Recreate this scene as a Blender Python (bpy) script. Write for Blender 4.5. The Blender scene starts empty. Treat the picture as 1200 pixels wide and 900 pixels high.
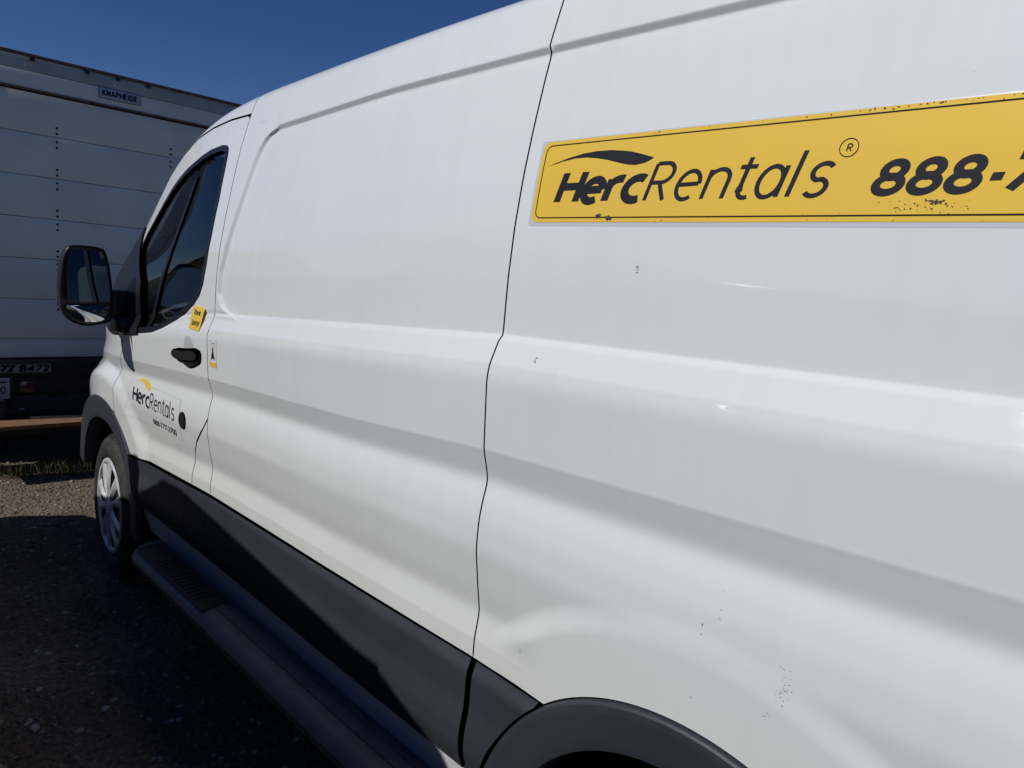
import bpy, bmesh, math, random
import numpy as np
from mathutils import Vector, Matrix
from mathutils.geometry import delaunay_2d_cdt
random.seed(7); rng = np.random.default_rng(7)
scene = bpy.context.scene
COL = scene.collection

# ------------------------------------------------------------------ camera
cam_d = bpy.data.cameras.new("camera"); cam = bpy.data.objects.new("camera", cam_d); COL.objects.link(cam)
scene.camera = cam
cam_d.sensor_fit = 'HORIZONTAL'; cam_d.sensor_width = 36.0; cam_d.lens = 837.0/1200.0*36.0
cam_d.clip_start = 0.02; cam_d.clip_end = 3000
_f = 837.0
_S = np.array([-850.0, -189.0, _f]); _S /= np.linalg.norm(_S)
_N = np.array([835.0, -49.0, _f]); _N -= _N.dot(_S)*_S; _N /= np.linalg.norm(_N)
_U = np.cross(_S, _N)
if _U[1] > 0: _U = -_U
right = Vector((_N[0], _S[0], _U[0])); down = Vector((_N[1], _S[1], _U[1])); fwd = Vector((_N[2], _S[2], _U[2]))
M = Matrix((( right.x, -down.x, -fwd.x, -1.0), (right.y, -down.y, -fwd.y, 0.0), (right.z, -down.z, -fwd.z, 1.49), (0, 0, 0, 1)))
cam.matrix_world = M

# ------------------------------------------------------------------ light
SUN = Vector((-1.0, 0.18, 0.92)).normalized()
el = math.asin(SUN.z); az = math.atan2(SUN.x, SUN.y)        # from +Y towards +X
world = bpy.data.worlds.new("World"); scene.world = world; world.use_nodes = True
nt = world.node_tree; bg = nt.nodes['Background']
sky = nt.nodes.new('ShaderNodeTexSky'); sky.sky_type = 'NISHITA'; sky.sun_disc = False
sky.sun_elevation = el; sky.sun_rotation = az
sky.air_density = 1.0; sky.dust_density = 0.0; sky.ozone_density = 4.0; sky.altitude = 1500
hs = nt.nodes.new('ShaderNodeHueSaturation'); hs.inputs['Saturation'].default_value = 1.24; hs.inputs['Hue'].default_value = 0.515
nt.links.new(sky.outputs[0], hs.inputs['Color']); nt.links.new(hs.outputs[0], bg.inputs[0]); bg.inputs[1].default_value = 0.055
sl = bpy.data.lights.new("sun", 'SUN'); so = bpy.data.objects.new("sun", sl); COL.objects.link(so)
sl.energy = 2.98; sl.angle = math.radians(0.53); sl.color = (1.0, 0.99, 0.945)
so.rotation_euler = SUN.to_track_quat('Z', 'Y').to_euler(); so.location = (-20, 8, 18)
scene.view_settings.view_transform = 'Standard'; scene.view_settings.look = 'None'
scene.view_settings.exposure = 0.0; scene.view_settings.gamma = 1.0
scene.cycles.max_bounces = 8; scene.cycles.transparent_max_bounces = 12

GZ = -0.07      # ground level

# ------------------------------------------------------------------ materials
def mat(name, col, rough=0.5, metal=0.0, coat=0.0, coat_r=0.05, spec=0.5, noise=0.0, nscale=20.0, bump=0.0, bscale=80.0, dark=None, stretch=(1,1,1)):
    m = bpy.data.materials.new(name); m.use_nodes = True
    t = m.node_tree; p = t.nodes['Principled BSDF']
    p.inputs['Base Color'].default_value = (*col, 1); p.inputs['Roughness'].default_value = rough
    p.inputs['Metallic'].default_value = metal; p.inputs['Coat Weight'].default_value = coat
    p.inputs['Coat Roughness'].default_value = coat_r; p.inputs['Specular IOR Level'].default_value = spec
    if noise or bump:
        tc = t.nodes.new('ShaderNodeTexCoord'); mp = t.nodes.new('ShaderNodeMapping'); mp.inputs['Scale'].default_value = stretch
        t.links.new(tc.outputs['Object'], mp.inputs[0])
    if noise:
        n = t.nodes.new('ShaderNodeTexNoise'); n.inputs['Scale'].default_value = nscale; n.inputs['Detail'].default_value = 6
        t.links.new(mp.outputs[0], n.inputs['Vector'])
        r = t.nodes.new('ShaderNodeValToRGB'); r.color_ramp.elements[0].position = 0.35; r.color_ramp.elements[1].position = 0.68
        d = dark if dark else tuple(c*(1-noise) for c in col)
        r.color_ramp.elements[0].color = (*col, 1); r.color_ramp.elements[1].color = (*d, 1)
        t.links.new(n.outputs['Fac'], r.inputs[0]); t.links.new(r.outputs[0], p.inputs['Base Color'])
    if bump:
        b = t.nodes.new('ShaderNodeTexNoise'); b.inputs['Scale'].default_value = bscale; b.inputs['Detail'].default_value = 4
        t.links.new(mp.outputs[0], b.inputs['Vector'])
        bp = t.nodes.new('ShaderNodeBump'); bp.inputs['Strength'].default_value = bump; bp.inputs['Distance'].default_value = 0.002
        t.links.new(b.outputs['Fac'], bp.inputs['Height']); t.links.new(bp.outputs[0], p.inputs['Normal'])
    return m

def paint_material():
    m = bpy.data.materials.new("white_body_paint"); m.use_nodes = True
    t = m.node_tree; p = t.nodes['Principled BSDF']; L = t.links.new
    tc = t.nodes.new('ShaderNodeTexCoord')
    n1 = t.nodes.new('ShaderNodeTexNoise'); n1.inputs['Scale'].default_value = 2.2; n1.inputs['Detail'].default_value = 7
    mp = t.nodes.new('ShaderNodeMapping'); mp.inputs['Scale'].default_value = (1, 9, 0.9)      # faint vertical run streaks
    n2 = t.nodes.new('ShaderNodeTexNoise'); n2.inputs['Scale'].default_value = 3.0; n2.inputs['Detail'].default_value = 5
    n3 = t.nodes.new('ShaderNodeTexNoise'); n3.inputs['Scale'].default_value = 900; n3.inputs['Detail'].default_value = 2
    for n in (n1, n3): L(tc.outputs['Object'], n.inputs['Vector'])
    L(tc.outputs['Object'], mp.inputs[0]); L(mp.outputs[0], n2.inputs['Vector'])
    a = t.nodes.new('ShaderNodeMath'); a.operation = 'MULTIPLY'; L(n1.outputs['Fac'], a.inputs[0]); L(n2.outputs['Fac'], a.inputs[1])
    r = t.nodes.new('ShaderNodeValToRGB'); e = r.color_ramp.elements
    e[0].position = 0.12; e[0].color = (0.775, 0.785, 0.775, 1); e[1].position = 0.42; e[1].color = (0.745, 0.755, 0.742, 1)
    L(a.outputs[0], r.inputs[0])
    sx = t.nodes.new('ShaderNodeSeparateXYZ'); L(tc.outputs['Object'], sx.inputs[0])
    mr = t.nodes.new('ShaderNodeMapRange'); mr.inputs['From Min'].default_value = 1.0; mr.inputs['From Max'].default_value = 0.68; mr.inputs['To Min'].default_value = 0.0; mr.inputs['To Max'].default_value = 0.28
    L(sx.outputs['Z'], mr.inputs['Value'])
    n4 = t.nodes.new('ShaderNodeTexNoise'); n4.inputs['Scale'].default_value = 4.5; n4.inputs['Detail'].default_value = 8; L(tc.outputs['Object'], n4.inputs['Vector'])
    mm = t.nodes.new('ShaderNodeMath'); mm.operation = 'MULTIPLY'; L(mr.outputs[0], mm.inputs[0]); L(n4.outputs['Fac'], mm.inputs[1])
    mx = t.nodes.new('ShaderNodeMixRGB'); mx.inputs[2].default_value = (.50, .48, .40, 1); L(mm.outputs[0], mx.inputs[0]); L(r.outputs[0], mx.inputs[1]); L(mx.outputs[0], p.inputs['Base Color'])
    rr = t.nodes.new('ShaderNodeMapRange'); rr.inputs['To Min'].default_value = 0.02; rr.inputs['To Max'].default_value = 0.05
    L(n1.outputs['Fac'], rr.inputs['Value']); L(rr.outputs[0], p.inputs['Coat Roughness'])
    p.inputs['Roughness'].default_value = 0.75; p.inputs['Specular IOR Level'].default_value = 0.15; p.inputs['Coat Weight'].default_value = 1.0; p.inputs['Coat IOR'].default_value = 1.5
    bp = t.nodes.new('ShaderNodeBump'); bp.inputs['Strength'].default_value = 0.04; bp.inputs['Distance'].default_value = 0.0004
    L(n3.outputs['Fac'], bp.inputs['Height']); L(bp.outputs[0], p.inputs['Normal'])
    return m

def glass_material(name, tint, rough=0.0):
    m = bpy.data.materials.new(name); m.use_nodes = True; t = m.node_tree; t.nodes.clear(); L = t.links.new
    o = t.nodes.new('ShaderNodeOutputMaterial'); mx = t.nodes.new('ShaderNodeMixShader'); fr = t.nodes.new('ShaderNodeFresnel'); fr.inputs[0].default_value = 1.52
    tr = t.nodes.new('ShaderNodeBsdfTransparent'); tr.inputs[0].default_value = (*tint, 1)
    gl = t.nodes.new('ShaderNodeBsdfGlossy'); gl.inputs['Roughness'].default_value = rough
    L(fr.outputs[0], mx.inputs[0]); L(tr.outputs[0], mx.inputs[1]); L(gl.outputs[0], mx.inputs[2]); L(mx.outputs[0], o.inputs[0])
    return m

def ground_material():
    m = bpy.data.materials.new("gravel_ground"); m.use_nodes = True; t = m.node_tree; p = t.nodes['Principled BSDF']; L = t.links.new
    tc = t.nodes.new('ShaderNodeTexCoord')
    n = t.nodes.new('ShaderNodeTexNoise'); n.inputs['Scale'].default_value = 1.3; n.inputs['Detail'].default_value = 9
    n2 = t.nodes.new('ShaderNodeTexNoise'); n2.inputs['Scale'].default_value = 45; n2.inputs['Detail'].default_value = 8
    v = t.nodes.new('ShaderNodeTexVoronoi'); v.inputs['Scale'].default_value = 60
    for q in (n, n2, v): L(tc.outputs['Object'], q.inputs['Vector'])
    r = t.nodes.new('ShaderNodeValToRGB'); e = r.color_ramp.elements
    e[0].position = .35; e[0].color = (0.15, 0.11, 0.078, 1); e[1].position = .7; e[1].color = (0.29, 0.225, 0.165, 1)
    mx = t.nodes.new('ShaderNodeMixRGB'); mx.blend_type = 'MULTIPLY'; mx.inputs[0].default_value = 0.8
    r2 = t.nodes.new('ShaderNodeValToRGB'); r2.color_ramp.elements[0].position = .3; r2.color_ramp.elements[0].color = (.35, .33, .3, 1); r2.color_ramp.elements[1].position = .62
    L(n.outputs['Fac'], r.inputs[0]); L(n2.outputs['Fac'], r2.inputs[0]); L(r.outputs[0], mx.inputs[1]); L(r2.outputs[0], mx.inputs[2])
    L(mx.outputs[0], p.inputs['Base Color']); p.inputs['Roughness'].default_value = 0.95; p.inputs['Specular IOR Level'].default_value = 0.15
    ad = t.nodes.new('ShaderNodeMath'); ad.operation = 'ADD'; L(n2.outputs['Fac'], ad.inputs[0]); L(v.outputs['Distance'], ad.inputs[1])
    bp = t.nodes.new('ShaderNodeBump'); bp.inputs['Strength'].default_value = 0.9; bp.inputs['Distance'].default_value = 0.012
    L(ad.outputs[0], bp.inputs['Height']); L(bp.outputs[0], p.inputs['Normal'])
    return m

PAINT = paint_material()
GREYP = mat("grey_textured_plastic", (0.031, 0.036, 0.047), 0.5, noise=0.35, nscale=6, bump=0.15, bscale=900, dark=(0.040, 0.044, 0.053))
BLACKP = mat("black_plastic", (0.012, 0.012, 0.014), 0.35, bump=0.1, bscale=600)
BLACKM = mat("matte_black", (0.006, 0.006, 0.007), 0.9, spec=0.1)
RUBBER = mat("tyre_rubber", (0.018, 0.018, 0.019), 0.75, noise=0.4, nscale=18, bump=0.3, bscale=300, dark=(0.05, 0.045, 0.04))
BOARD = mat("running_board_finish", (0.135, 0.125, 0.125), 0.45, noise=0.3, nscale=14, bump=0.2, bscale=500)
PAD = mat("step_pad_rubber", (0.012, 0.012, 0.014), 0.7, bump=0.5, bscale=200)
CHROME = mat("silver_wheel_cover", (0.88, 0.88, 0.88), 0.36, metal=0.35, noise=0.3, nscale=20, bump=0.05)
GLASS = glass_material("tinted_glass", (0.52, 0.57, 0.55))
MIRROR = mat("mirror_glass", (0.6, 0.64, 0.68), 0.02, metal=1.0)
YELLOW = mat("yellow_vinyl", (0.84, 0.53, 0.050), 0.6, coat=0.35, coat_r=0.12, spec=.2, noise=0.1, nscale=5, dark=(0.80, 0.52, 0.075), bump=0.03)
INK = mat("black_ink", (0.018, 0.018, 0.026), 0.6, spec=.15)
INKB = mat("brown_black_ink", (0.022, 0.016, 0.015), 0.7, spec=.1)
FILM = mat("clear_film_edge", (0.60, 0.60, 0.62), 0.3, coat=0.6, coat_r=0.1)
FILMW = mat("white_vinyl", (0.76, 0.765, 0.765), 0.6, coat=0.9, coat_r=0.04, spec=.2)
SCUFF = mat("scuff_grey", (0.30, 0.30, 0.30), 0.7)
CHIP = mat("rust_chip", (0.13, 0.06, 0.025), 0.8)
PEEL = mat("peeled_chip_dark", (0.05, 0.035, 0.04), 0.7)
SEAT = mat("seat_cloth", (0.14, 0.145, 0.15), 0.9, bump=0.3, bscale=300)
TRIMG = mat("cab_trim_grey", (0.16, 0.165, 0.165), 0.7)
GROUND = ground_material()

# ------------------------------------------------------------------ helpers
def link(o, parent=None):
    COL.objects.link(o)
    if parent is not None: o.parent = parent
    return o
def tag(o, label=None, cat=None, group=None, kind=None):
    if label: o['label'] = label
    if cat: o['category'] = cat
    if group: o['group'] = group
    if kind: o['kind'] = kind
    return o
def empty(name, loc=(0, 0, 0)):
    o = bpy.data.objects.new(name, None); o.location = loc; o.empty_display_size = 0.2; COL.objects.link(o); return o
def mesh_obj(name, verts, faces, m, parent=None, normals=None, smooth=False):
    me = bpy.data.meshes.new(name); me.from_pydata([tuple(map(float, v)) for v in verts], [], faces); me.update()
    if smooth or normals is not None:
        me.polygons.foreach_set('use_smooth', [True]*len(me.polygons))
    if normals is not None:
        me.normals_split_custom_set_from_vertices([tuple(map(float, n)) for n in normals])
    me.materials.append(m)
    return link(bpy.data.objects.new(name, me), parent)
def bm_obj(name, bm, m, parent=None, smooth=None):
    bmesh.ops.recalc_face_normals(bm, faces=bm.faces)
    me = bpy.data.meshes.new(name); bm.to_mesh(me); bm.free(); me.materials.append(m)
    o = link(bpy.data.objects.new(name, me), parent)
    if smooth is not None:
        me.polygons.foreach_set('use_smooth', [True]*len(me.polygons))
        me.set_sharp_from_angle(angle=math.radians(smooth))
    return o
def box(bm, lo, hi, bev=0.0, seg=2):
    r = bmesh.ops.create_cube(bm, size=1.0)
    vs = r['verts']
    for v in vs:
        v.co = Vector([(lo[i]+hi[i])/2 + v.co[i]*(hi[i]-lo[i]) for i in range(3)])
    if bev:
        es = list({e for v in vs for e in v.link_edges})
        bmesh.ops.bevel(bm, geom=es, offset=bev, segments=seg, profile=0.5, affect='EDGES')
def boxo(name, lo, hi, m, parent=None, bev=0.004):
    bm = bmesh.new(); box(bm, lo, hi, bev); return bm_obj(name, bm, m, parent, smooth=40)
def lathe(bm, prof, c, n=48, closed=False):
    """revolve (x, r) round the X axis through c"""
    rings = []
    for (x, r) in prof:
        rings.append([bm.verts.new((c[0]+x, c[1]+r*math.cos(2*math.pi*k/n), c[2]+r*math.sin(2*math.pi*k/n))) for k in range(n)])
    P = list(zip(rings, rings[1:])) + ([(rings[-1], rings[0])] if closed else [])
    for a, b in P:
        for k in range(n): bm.faces.new((a[k], a[(k+1) % n], b[(k+1) % n], b[k]))
    return rings
def prism(bm, pts, a, b, axis=0, scale_b=1.0, bev=0):
    """extrude a 2-D outline between a and b along the axis (0: outline is (y,z), 1: (x,z))"""
    def P(p, t): return (t, p[0], p[1]) if axis == 0 else (p[0], t, p[1])
    cx = sum(p[0] for p in pts)/len(pts); cy = sum(p[1] for p in pts)/len(pts)
    A = [bm.verts.new(P(p, a)) for p in pts]
    B = [bm.verts.new(P((cx+(p[0]-cx)*scale_b, cy+(p[1]-cy)*scale_b), b)) for p in pts]
    n = len(pts); fs = [bm.faces.new(A), bm.faces.new(B[::-1])]
    for k in range(n): fs.append(bm.faces.new((A[k], B[k], B[(k+1) % n], A[(k+1) % n])))
    if bev:
        es = list({e for f in fs[:2] for e in f.edges})
        bmesh.ops.bevel(bm, geom=es, offset=bev, segments=2, profile=0.5, affect='EDGES')
def mirrored(o, parent, width=2.0):
    c = o.copy(); COL.objects.link(c); c.parent = parent; c.scale = (-1, 1, 1); c.location = (width, 0, 0)
    return c
def sstep(a, b, x):
    t = np.clip((x-a)/(b-a), 0, 1); return t*t*(3-2*t)

# ------------------------------------------------------------------ van side surface
# body side: X (into the van) over the length Y and the height w; every crease line climbs slightly to the rear
YK = np.array([-.6, .15, 1.025, 1.55, 2.42, 3.3, 4.6])
FM = np.array([.695, .694, .693, .684, .670, .635, .58])
FC = np.array([1.185, 1.175, 1.150, 1.118, 1.082, 1.035, .98])
FA = np.array([1.410, 1.404, 1.385, 1.355, 1.305, 1.21, 1.12])
FG = np.array([1.957, 1.956, 1.952, 1.941, 1.900, 1.86, 1.80])
REF = [0.0, .693, 1.15, 1.385, 1.952, 2.30]
TAB = [(0, .03), (.30, .02), (.60, .000), (.700, -.0035), (.736, -.0035), (.797, .0055), (.850, -.005), (.940, -.019), (1.00, -.018), (1.045, -.011), (1.085, -.0005), (1.152, -.0195),
       (1.302, -.0270), (1.328, -.0215), (1.376, -.001), (1.386, .009), (1.50, .0105), (1.60, .017), (1.70, .030), (1.80, .048), (1.90, .070), (1.943, .0815),
       (1.956, .0735), (1.972, .0780), (2.0, .0865), (2.04, .0985), (2.30, .20)]
_v = np.arange(0, 2.3, .0005); _t = np.interp(_v, [a for a, b in TAB], [b for a, b in TAB])
def _gs(a, s):
    k = np.arange(-int(4*s/.0005), int(4*s/.0005)+1)*.0005; g = np.exp(-k*k/(2*s*s)); g /= g.sum()
    return np.convolve(np.pad(a, len(k)//2, mode='edge'), g, 'valid')
_sA, _sB, _sC = _gs(_t, .011), _gs(_t, .0026), _gs(_t, .0016)
_wB = np.exp(-((_v-1.152)/.012)**2) + np.exp(-((_v-.736)/.014)**2) + np.exp(-((_v-1.330)/.012)**2) + np.exp(-((_v-1.382)/.03)**4) + np.exp(-((_v-1.955)/.03)**4)
_wB = np.clip(_wB, 0, 1); _wC = np.clip(np.exp(-((_v-1.384)/.014)**4) + np.exp(-((_v-1.953)/.022)**4), 0, 1)
_ref = _sA*(1-_wB) + _sB*_wB; _ref = _ref*(1-_wC) + _sC*_wC
def refz(Y, z):
    m, c, a, g = (np.interp(Y, YK, q) for q in (FM, FC, FA, FG))
    out = np.where(z < m, z/m*REF[1], 0)
    out = np.where((z >= m) & (z < c), REF[1]+(z-m)/(c-m)*(REF[2]-REF[1]), out)
    out = np.where((z >= c) & (z < a), REF[2]+(z-c)/(a-c)*(REF[3]-REF[2]), out)
    out = np.where((z >= a) & (z < g), REF[3]+(z-a)/(g-a)*(REF[4]-REF[3]), out)
    return np.where(z >= g, REF[4]+(z-g), out)
WTY = [-.6, 1.1, 2.0, 2.42, 2.73, 3.01, 3.23, 3.43, 3.59, 3.8, 4.0, 4.3, 4.62]
WTZ = [2.045, 2.045, 2.025, 2.010, 1.980, 1.905, 1.790, 1.640, 1.480, 1.290, 1.13, 1.03, .93]
_yy = np.arange(-.7, 4.8, .01); _wt = np.convolve(np.pad(np.interp(_yy, WTY, WTZ), 12, mode='edge'), np.ones(25)/25, 'valid')
def wtop(Y): return np.interp(Y, _yy, _wt)
def Rarc(Y): return np.interp(Y, [-.6, 2.3, 3.0, 4.6], [.085, .08, .055, .06])
WHY, WHZ = (.50, 3.60), (.329, .31)
_rz = np.arange(1.28, 1.94, .002)
_ry = np.interp(_rz, [1.28, 1.305, 1.315, 1.333, 1.374, 1.446, 1.588, 1.738, 1.80, 1.84, 1.860, 1.875, 1.885, 1.893, 1.900, 1.905, 1.94], [2.18, 2.26, 2.32, 2.370, 2.405, 2.402, 2.36, 2.312, 2.292, 2.275, 2.262, 2.248, 2.235, 2.220, 2.200, 2.180, 2.175])
_ry = np.convolve(np.pad(_ry, 5, mode='edge'), np.hanning(11)/np.hanning(11).sum(), 'valid')
RFY = list(_ry[::-1]); RFZ = list(_rz[::-1])
def Fx(Y, z):
    Y = np.asarray(Y, float); z = np.asarray(z, float)
    rz = refz(Y, z)
    X = np.interp(rz, _v, _ref)
    # raised pillar zone ahead of the recessed cargo panel (recess has round corners)
    yf = np.interp(z, RFZ[::-1], RFY[::-1])
    up = sstep(-.012, .012, Y-yf)*sstep(1.36, 1.40, rz)*(rz < 1.985)
    X = X - .011*up*(rz <= 1.90)
    # the gutter step fades out ahead of the recess
    g0 = np.interp(rz, [1.90, 1.985], [.059, .0825])
    fade = sstep(-.012, .012, Y-yf)*(rz > 1.90)*(rz < 1.985)
    X = X*(1-fade) + g0*fade
    # slight unevenness of the pressed sheet
    X = X + .00035*np.sin(Y*8.3+z*3.1)*np.sin(z*6.1+Y*2.3+1) + .00018*np.sin(Y*19+z*11)*np.sin(z*15-Y*7)
    # taper towards the nose
    X = X + .012*sstep(1.3, 2.5, Y) + .010*sstep(1.2, 2.6, Y)*sstep(1.35, 1.75, z)
    X = X + .085*np.maximum(0, Y-2.4)**2*sstep(1.22, 1.75, z)
    y0 = 3.3 + .2*sstep(1.1, .86, z)
    X = X + .31*np.maximum(0, Y-y0)**2
    # proud flat areas round the wheel arches
    for cy, cz, r0, r1, fl in ((WHY[0], WHZ[0], .652, .594, -.0230), (WHY[1], WHZ[1], .68, .60, -.024)):
        r = np.hypot(Y-cy, z-cz)
        k = sstep(r0, r1, r)*(z < 1.2)*(1-.8*sstep(.82, .72, z)*sstep(.80, .93, Y)*(Y < 2))
        flat = fl + .05*(.95-z) + .31*np.maximum(0, Y-3.55)**2
        X = X*(1-k) + (np.minimum(X, flat)*.8+.2*flat)*k
    return X
def surf(Y, w, off=0.0):
    Y = np.asarray(Y, float); w = np.asarray(w, float); wt = wtop(Y); R = Rarc(Y)
    zc = np.minimum(w, wt); X = Fx(Y, zc)
    a0 = math.radians(15); t = np.maximum(0, w-wt); th = np.minimum(a0+t/R, math.radians(87))
    rest = np.maximum(0, t-(math.radians(87)-a0)*R)
    X = X + np.where(t > 0, R*(math.cos(a0)-np.cos(th)) + rest*.99, 0)
    Z = zc + np.where(t > 0, R*(np.sin(th)-math.sin(a0)) + rest*.05, 0)
    P = np.stack([X, Y, Z], -1)
    if np.any(off):
        P = P + surf_n(Y, w)*np.asarray(off)[..., None] if np.ndim(off) else P + surf_n(Y, w)*off
    return P
def surf_n(Y, w, sf=None):
    sf = sf or surf
    e = .0008
    a = sf(Y+e, w)-sf(Y-e, w); b = sf(Y, w+e)-sf(Y, w-e)
    n = np.cross(b, a); n /= np.linalg.norm(n, axis=-1, keepdims=True)
    return np.where((n[..., :1] > 0) & (np.abs(n[..., :1]) > np.abs(n[..., 2:3])), -n, n)

def resample(pts, step, closed=True):
    pts = [np.array(p, float) for p in pts]; out = []
    n = len(pts)
    for i in range(n if closed else n-1):
        a, b = pts[i], pts[(i+1) % n]; d = np.linalg.norm(b-a); k = max(1, int(math.ceil(d/step)))
        for j in range(k): out.append(a+(b-a)*j/k)
    if not closed: out.append(pts[-1])
    return np.array(out)
def area2(p): x, y = p[:, 0], p[:, 1]; return float(np.sum(x*np.roll(y, -1)-np.roll(x, -1)*y))
def outward(p):
    """outward 2-D normals of a CCW loop"""
    d = np.roll(p, -1, 0)-p; d /= np.maximum(np.linalg.norm(d, axis=1, keepdims=True), 1e-9)
    n = np.stack([d[:, 1], -d[:, 0]], 1); m = n+np.roll(n, 1, 0); l = np.linalg.norm(m, axis=1, keepdims=True)
    m = m/np.maximum(l, .5)
    return m/np.maximum(np.linalg.norm(m, axis=1, keepdims=True), 1e-6)
def inside(pt, poly):
    x, y = pt[:, 0], pt[:, 1]; c = np.zeros(len(pt), bool); n = len(poly)
    for i in range(n):
        x1, y1 = poly[i]; x2, y2 = poly[(i+1) % n]
        if y1 == y2: continue
        k = ((y1 > y) != (y2 > y)) & (x < (x2-x1)*(y-y1)/(y2-y1)+x1); c ^= k
    return c
def panel(name, outline, m, parent, off=0.0, inset=.0021, holes=(), dy=.03, dw=.0065, step=.012, lip=.016, rnd=.002, sf=surf, extra=None):
    """a pressed panel: outline in (Y, w) on the side surface, rolled edge and return flange"""
    ol = resample(outline, step)
    if area2(ol) < 0: ol = ol[::-1]
    loops = [ol-outward(ol)*inset]
    for h in holes:
        hl = resample(h, step)
        if area2(hl) > 0: hl = hl[::-1]          # CW: outward() then points into the hole
        loops.append(hl-outward(hl)*inset)
    SY = dw/dy
    pts = [tuple(p) for l in loops for p in l]; edges = []; s = 0
    for l in loops:
        k = len(l); edges += [(s+i, s+(i+1) % k) for i in range(k)]; s += k
    mn, mx = ol.min(0), ol.max(0)
    gy = np.arange(mn[0]+dy*.37, mx[0], dy); gw = np.arange(mn[1]+dw*.41, mx[1], dw)
    if len(gy) and len(gw):
        G = np.stack(np.meshgrid(gy, gw), -1).reshape(-1, 2)
        if extra is not None: G = np.concatenate([G, extra])
        k = inside(G, loops[0])
        for h in loops[1:]: k &= ~inside(G, h)
        G = G[k]; B = np.array(pts)*(SY, 1)
        keep = np.ones(len(G), bool)
        for i in range(0, len(G), 2000):
            g = G[i:i+2000]*(SY, 1); d = np.min(np.linalg.norm(g[:, None]-B[None], axis=2), 1); keep[i:i+2000] = d > dw*.55
        G = G[keep]; pts += [tuple(p) for p in G]
    V = [Vector((p[0]*SY, p[1])) for p in pts]
    vo, eo, fo, ov, oe, of = delaunay_2d_cdt(V, edges, [], 0, 1e-7)
    P2 = np.array([(v.x/SY, v.y) for v in vo]); F = np.array([list(f) for f in fo if len(f) == 3])
    cen = P2[F].mean(1); k = inside(cen, loops[0])
    for h in loops[1:]: k &= ~inside(cen, h)
    F = F[k]
    P3 = sf(P2[:, 0], P2[:, 1]); N3 = surf_n(P2[:, 0], P2[:, 1], sf)
    P3 = P3 + N3*off
    T = P3[F]; fn = np.cross(T[:, 1]-T[:, 0], T[:, 2]-T[:, 0]); flip = np.sum(fn*N3[F].mean(1), 1) < 0
    F[flip] = F[flip][:, ::-1]
    verts = list(P3); norms = list(N3); faces = [tuple(int(i) for i in f) for f in F]
    if lip:
        idx = {}
        for i, lst in enumerate(ov):
            for q in lst: idx[q] = i
        s = 0
        for l in loops:
            n = len(l); on = outward(l); base = [idx[s+i] for i in range(n)]
            e = .004; q = P2[base]
            A = sf(q[:, 0]+on[:, 0]*e, q[:, 1]+on[:, 1]*e); O3 = A-sf(q[:, 0], q[:, 1]); O3 /= np.maximum(np.linalg.norm(O3, axis=1, keepdims=True), 1e-9)
            r1, r2 = [], []
            for i in range(n):
                p, nn, o = P3[base[i]], N3[base[i]], O3[i]
                r1.append(len(verts)); verts.append(p+o*rnd-nn*rnd); norms.append((nn+o)/np.linalg.norm(nn+o+1e-9))
                r2.append(len(verts)); verts.append(p+o*rnd*1.1-nn*lip); norms.append(o)
            for i in range(n):
                j = (i+1) % n
                faces.append((base[i], r1[i], r1[j], base[j])); faces.append((r1[i], r2[i], r2[j], r1[j]))
            s += n
    return mesh_obj(name, verts, faces, m, parent, normals=norms)
def circ(c, r, a0, a1, n): return [(c[0]+r*math.cos(math.radians(a0+(a1-a0)*i/n)), c[1]+r*math.sin(math.radians(a0+(a1-a0)*i/n))) for i in range(n+1)]
def rrect(y0, y1, z0, z1, r, n=6):
    o = []
    for (cy, cz, a) in ((y1-r, z1-r, 0), (y0+r, z1-r, 90), (y0+r, z0+r, 180), (y1-r, z0+r, 270)):
        o += circ((cy, cz), r, a, a+90, n)
    return o
def wend(Y): return float(wtop(Y)+Rarc(Y)*math.radians(72))

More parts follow.
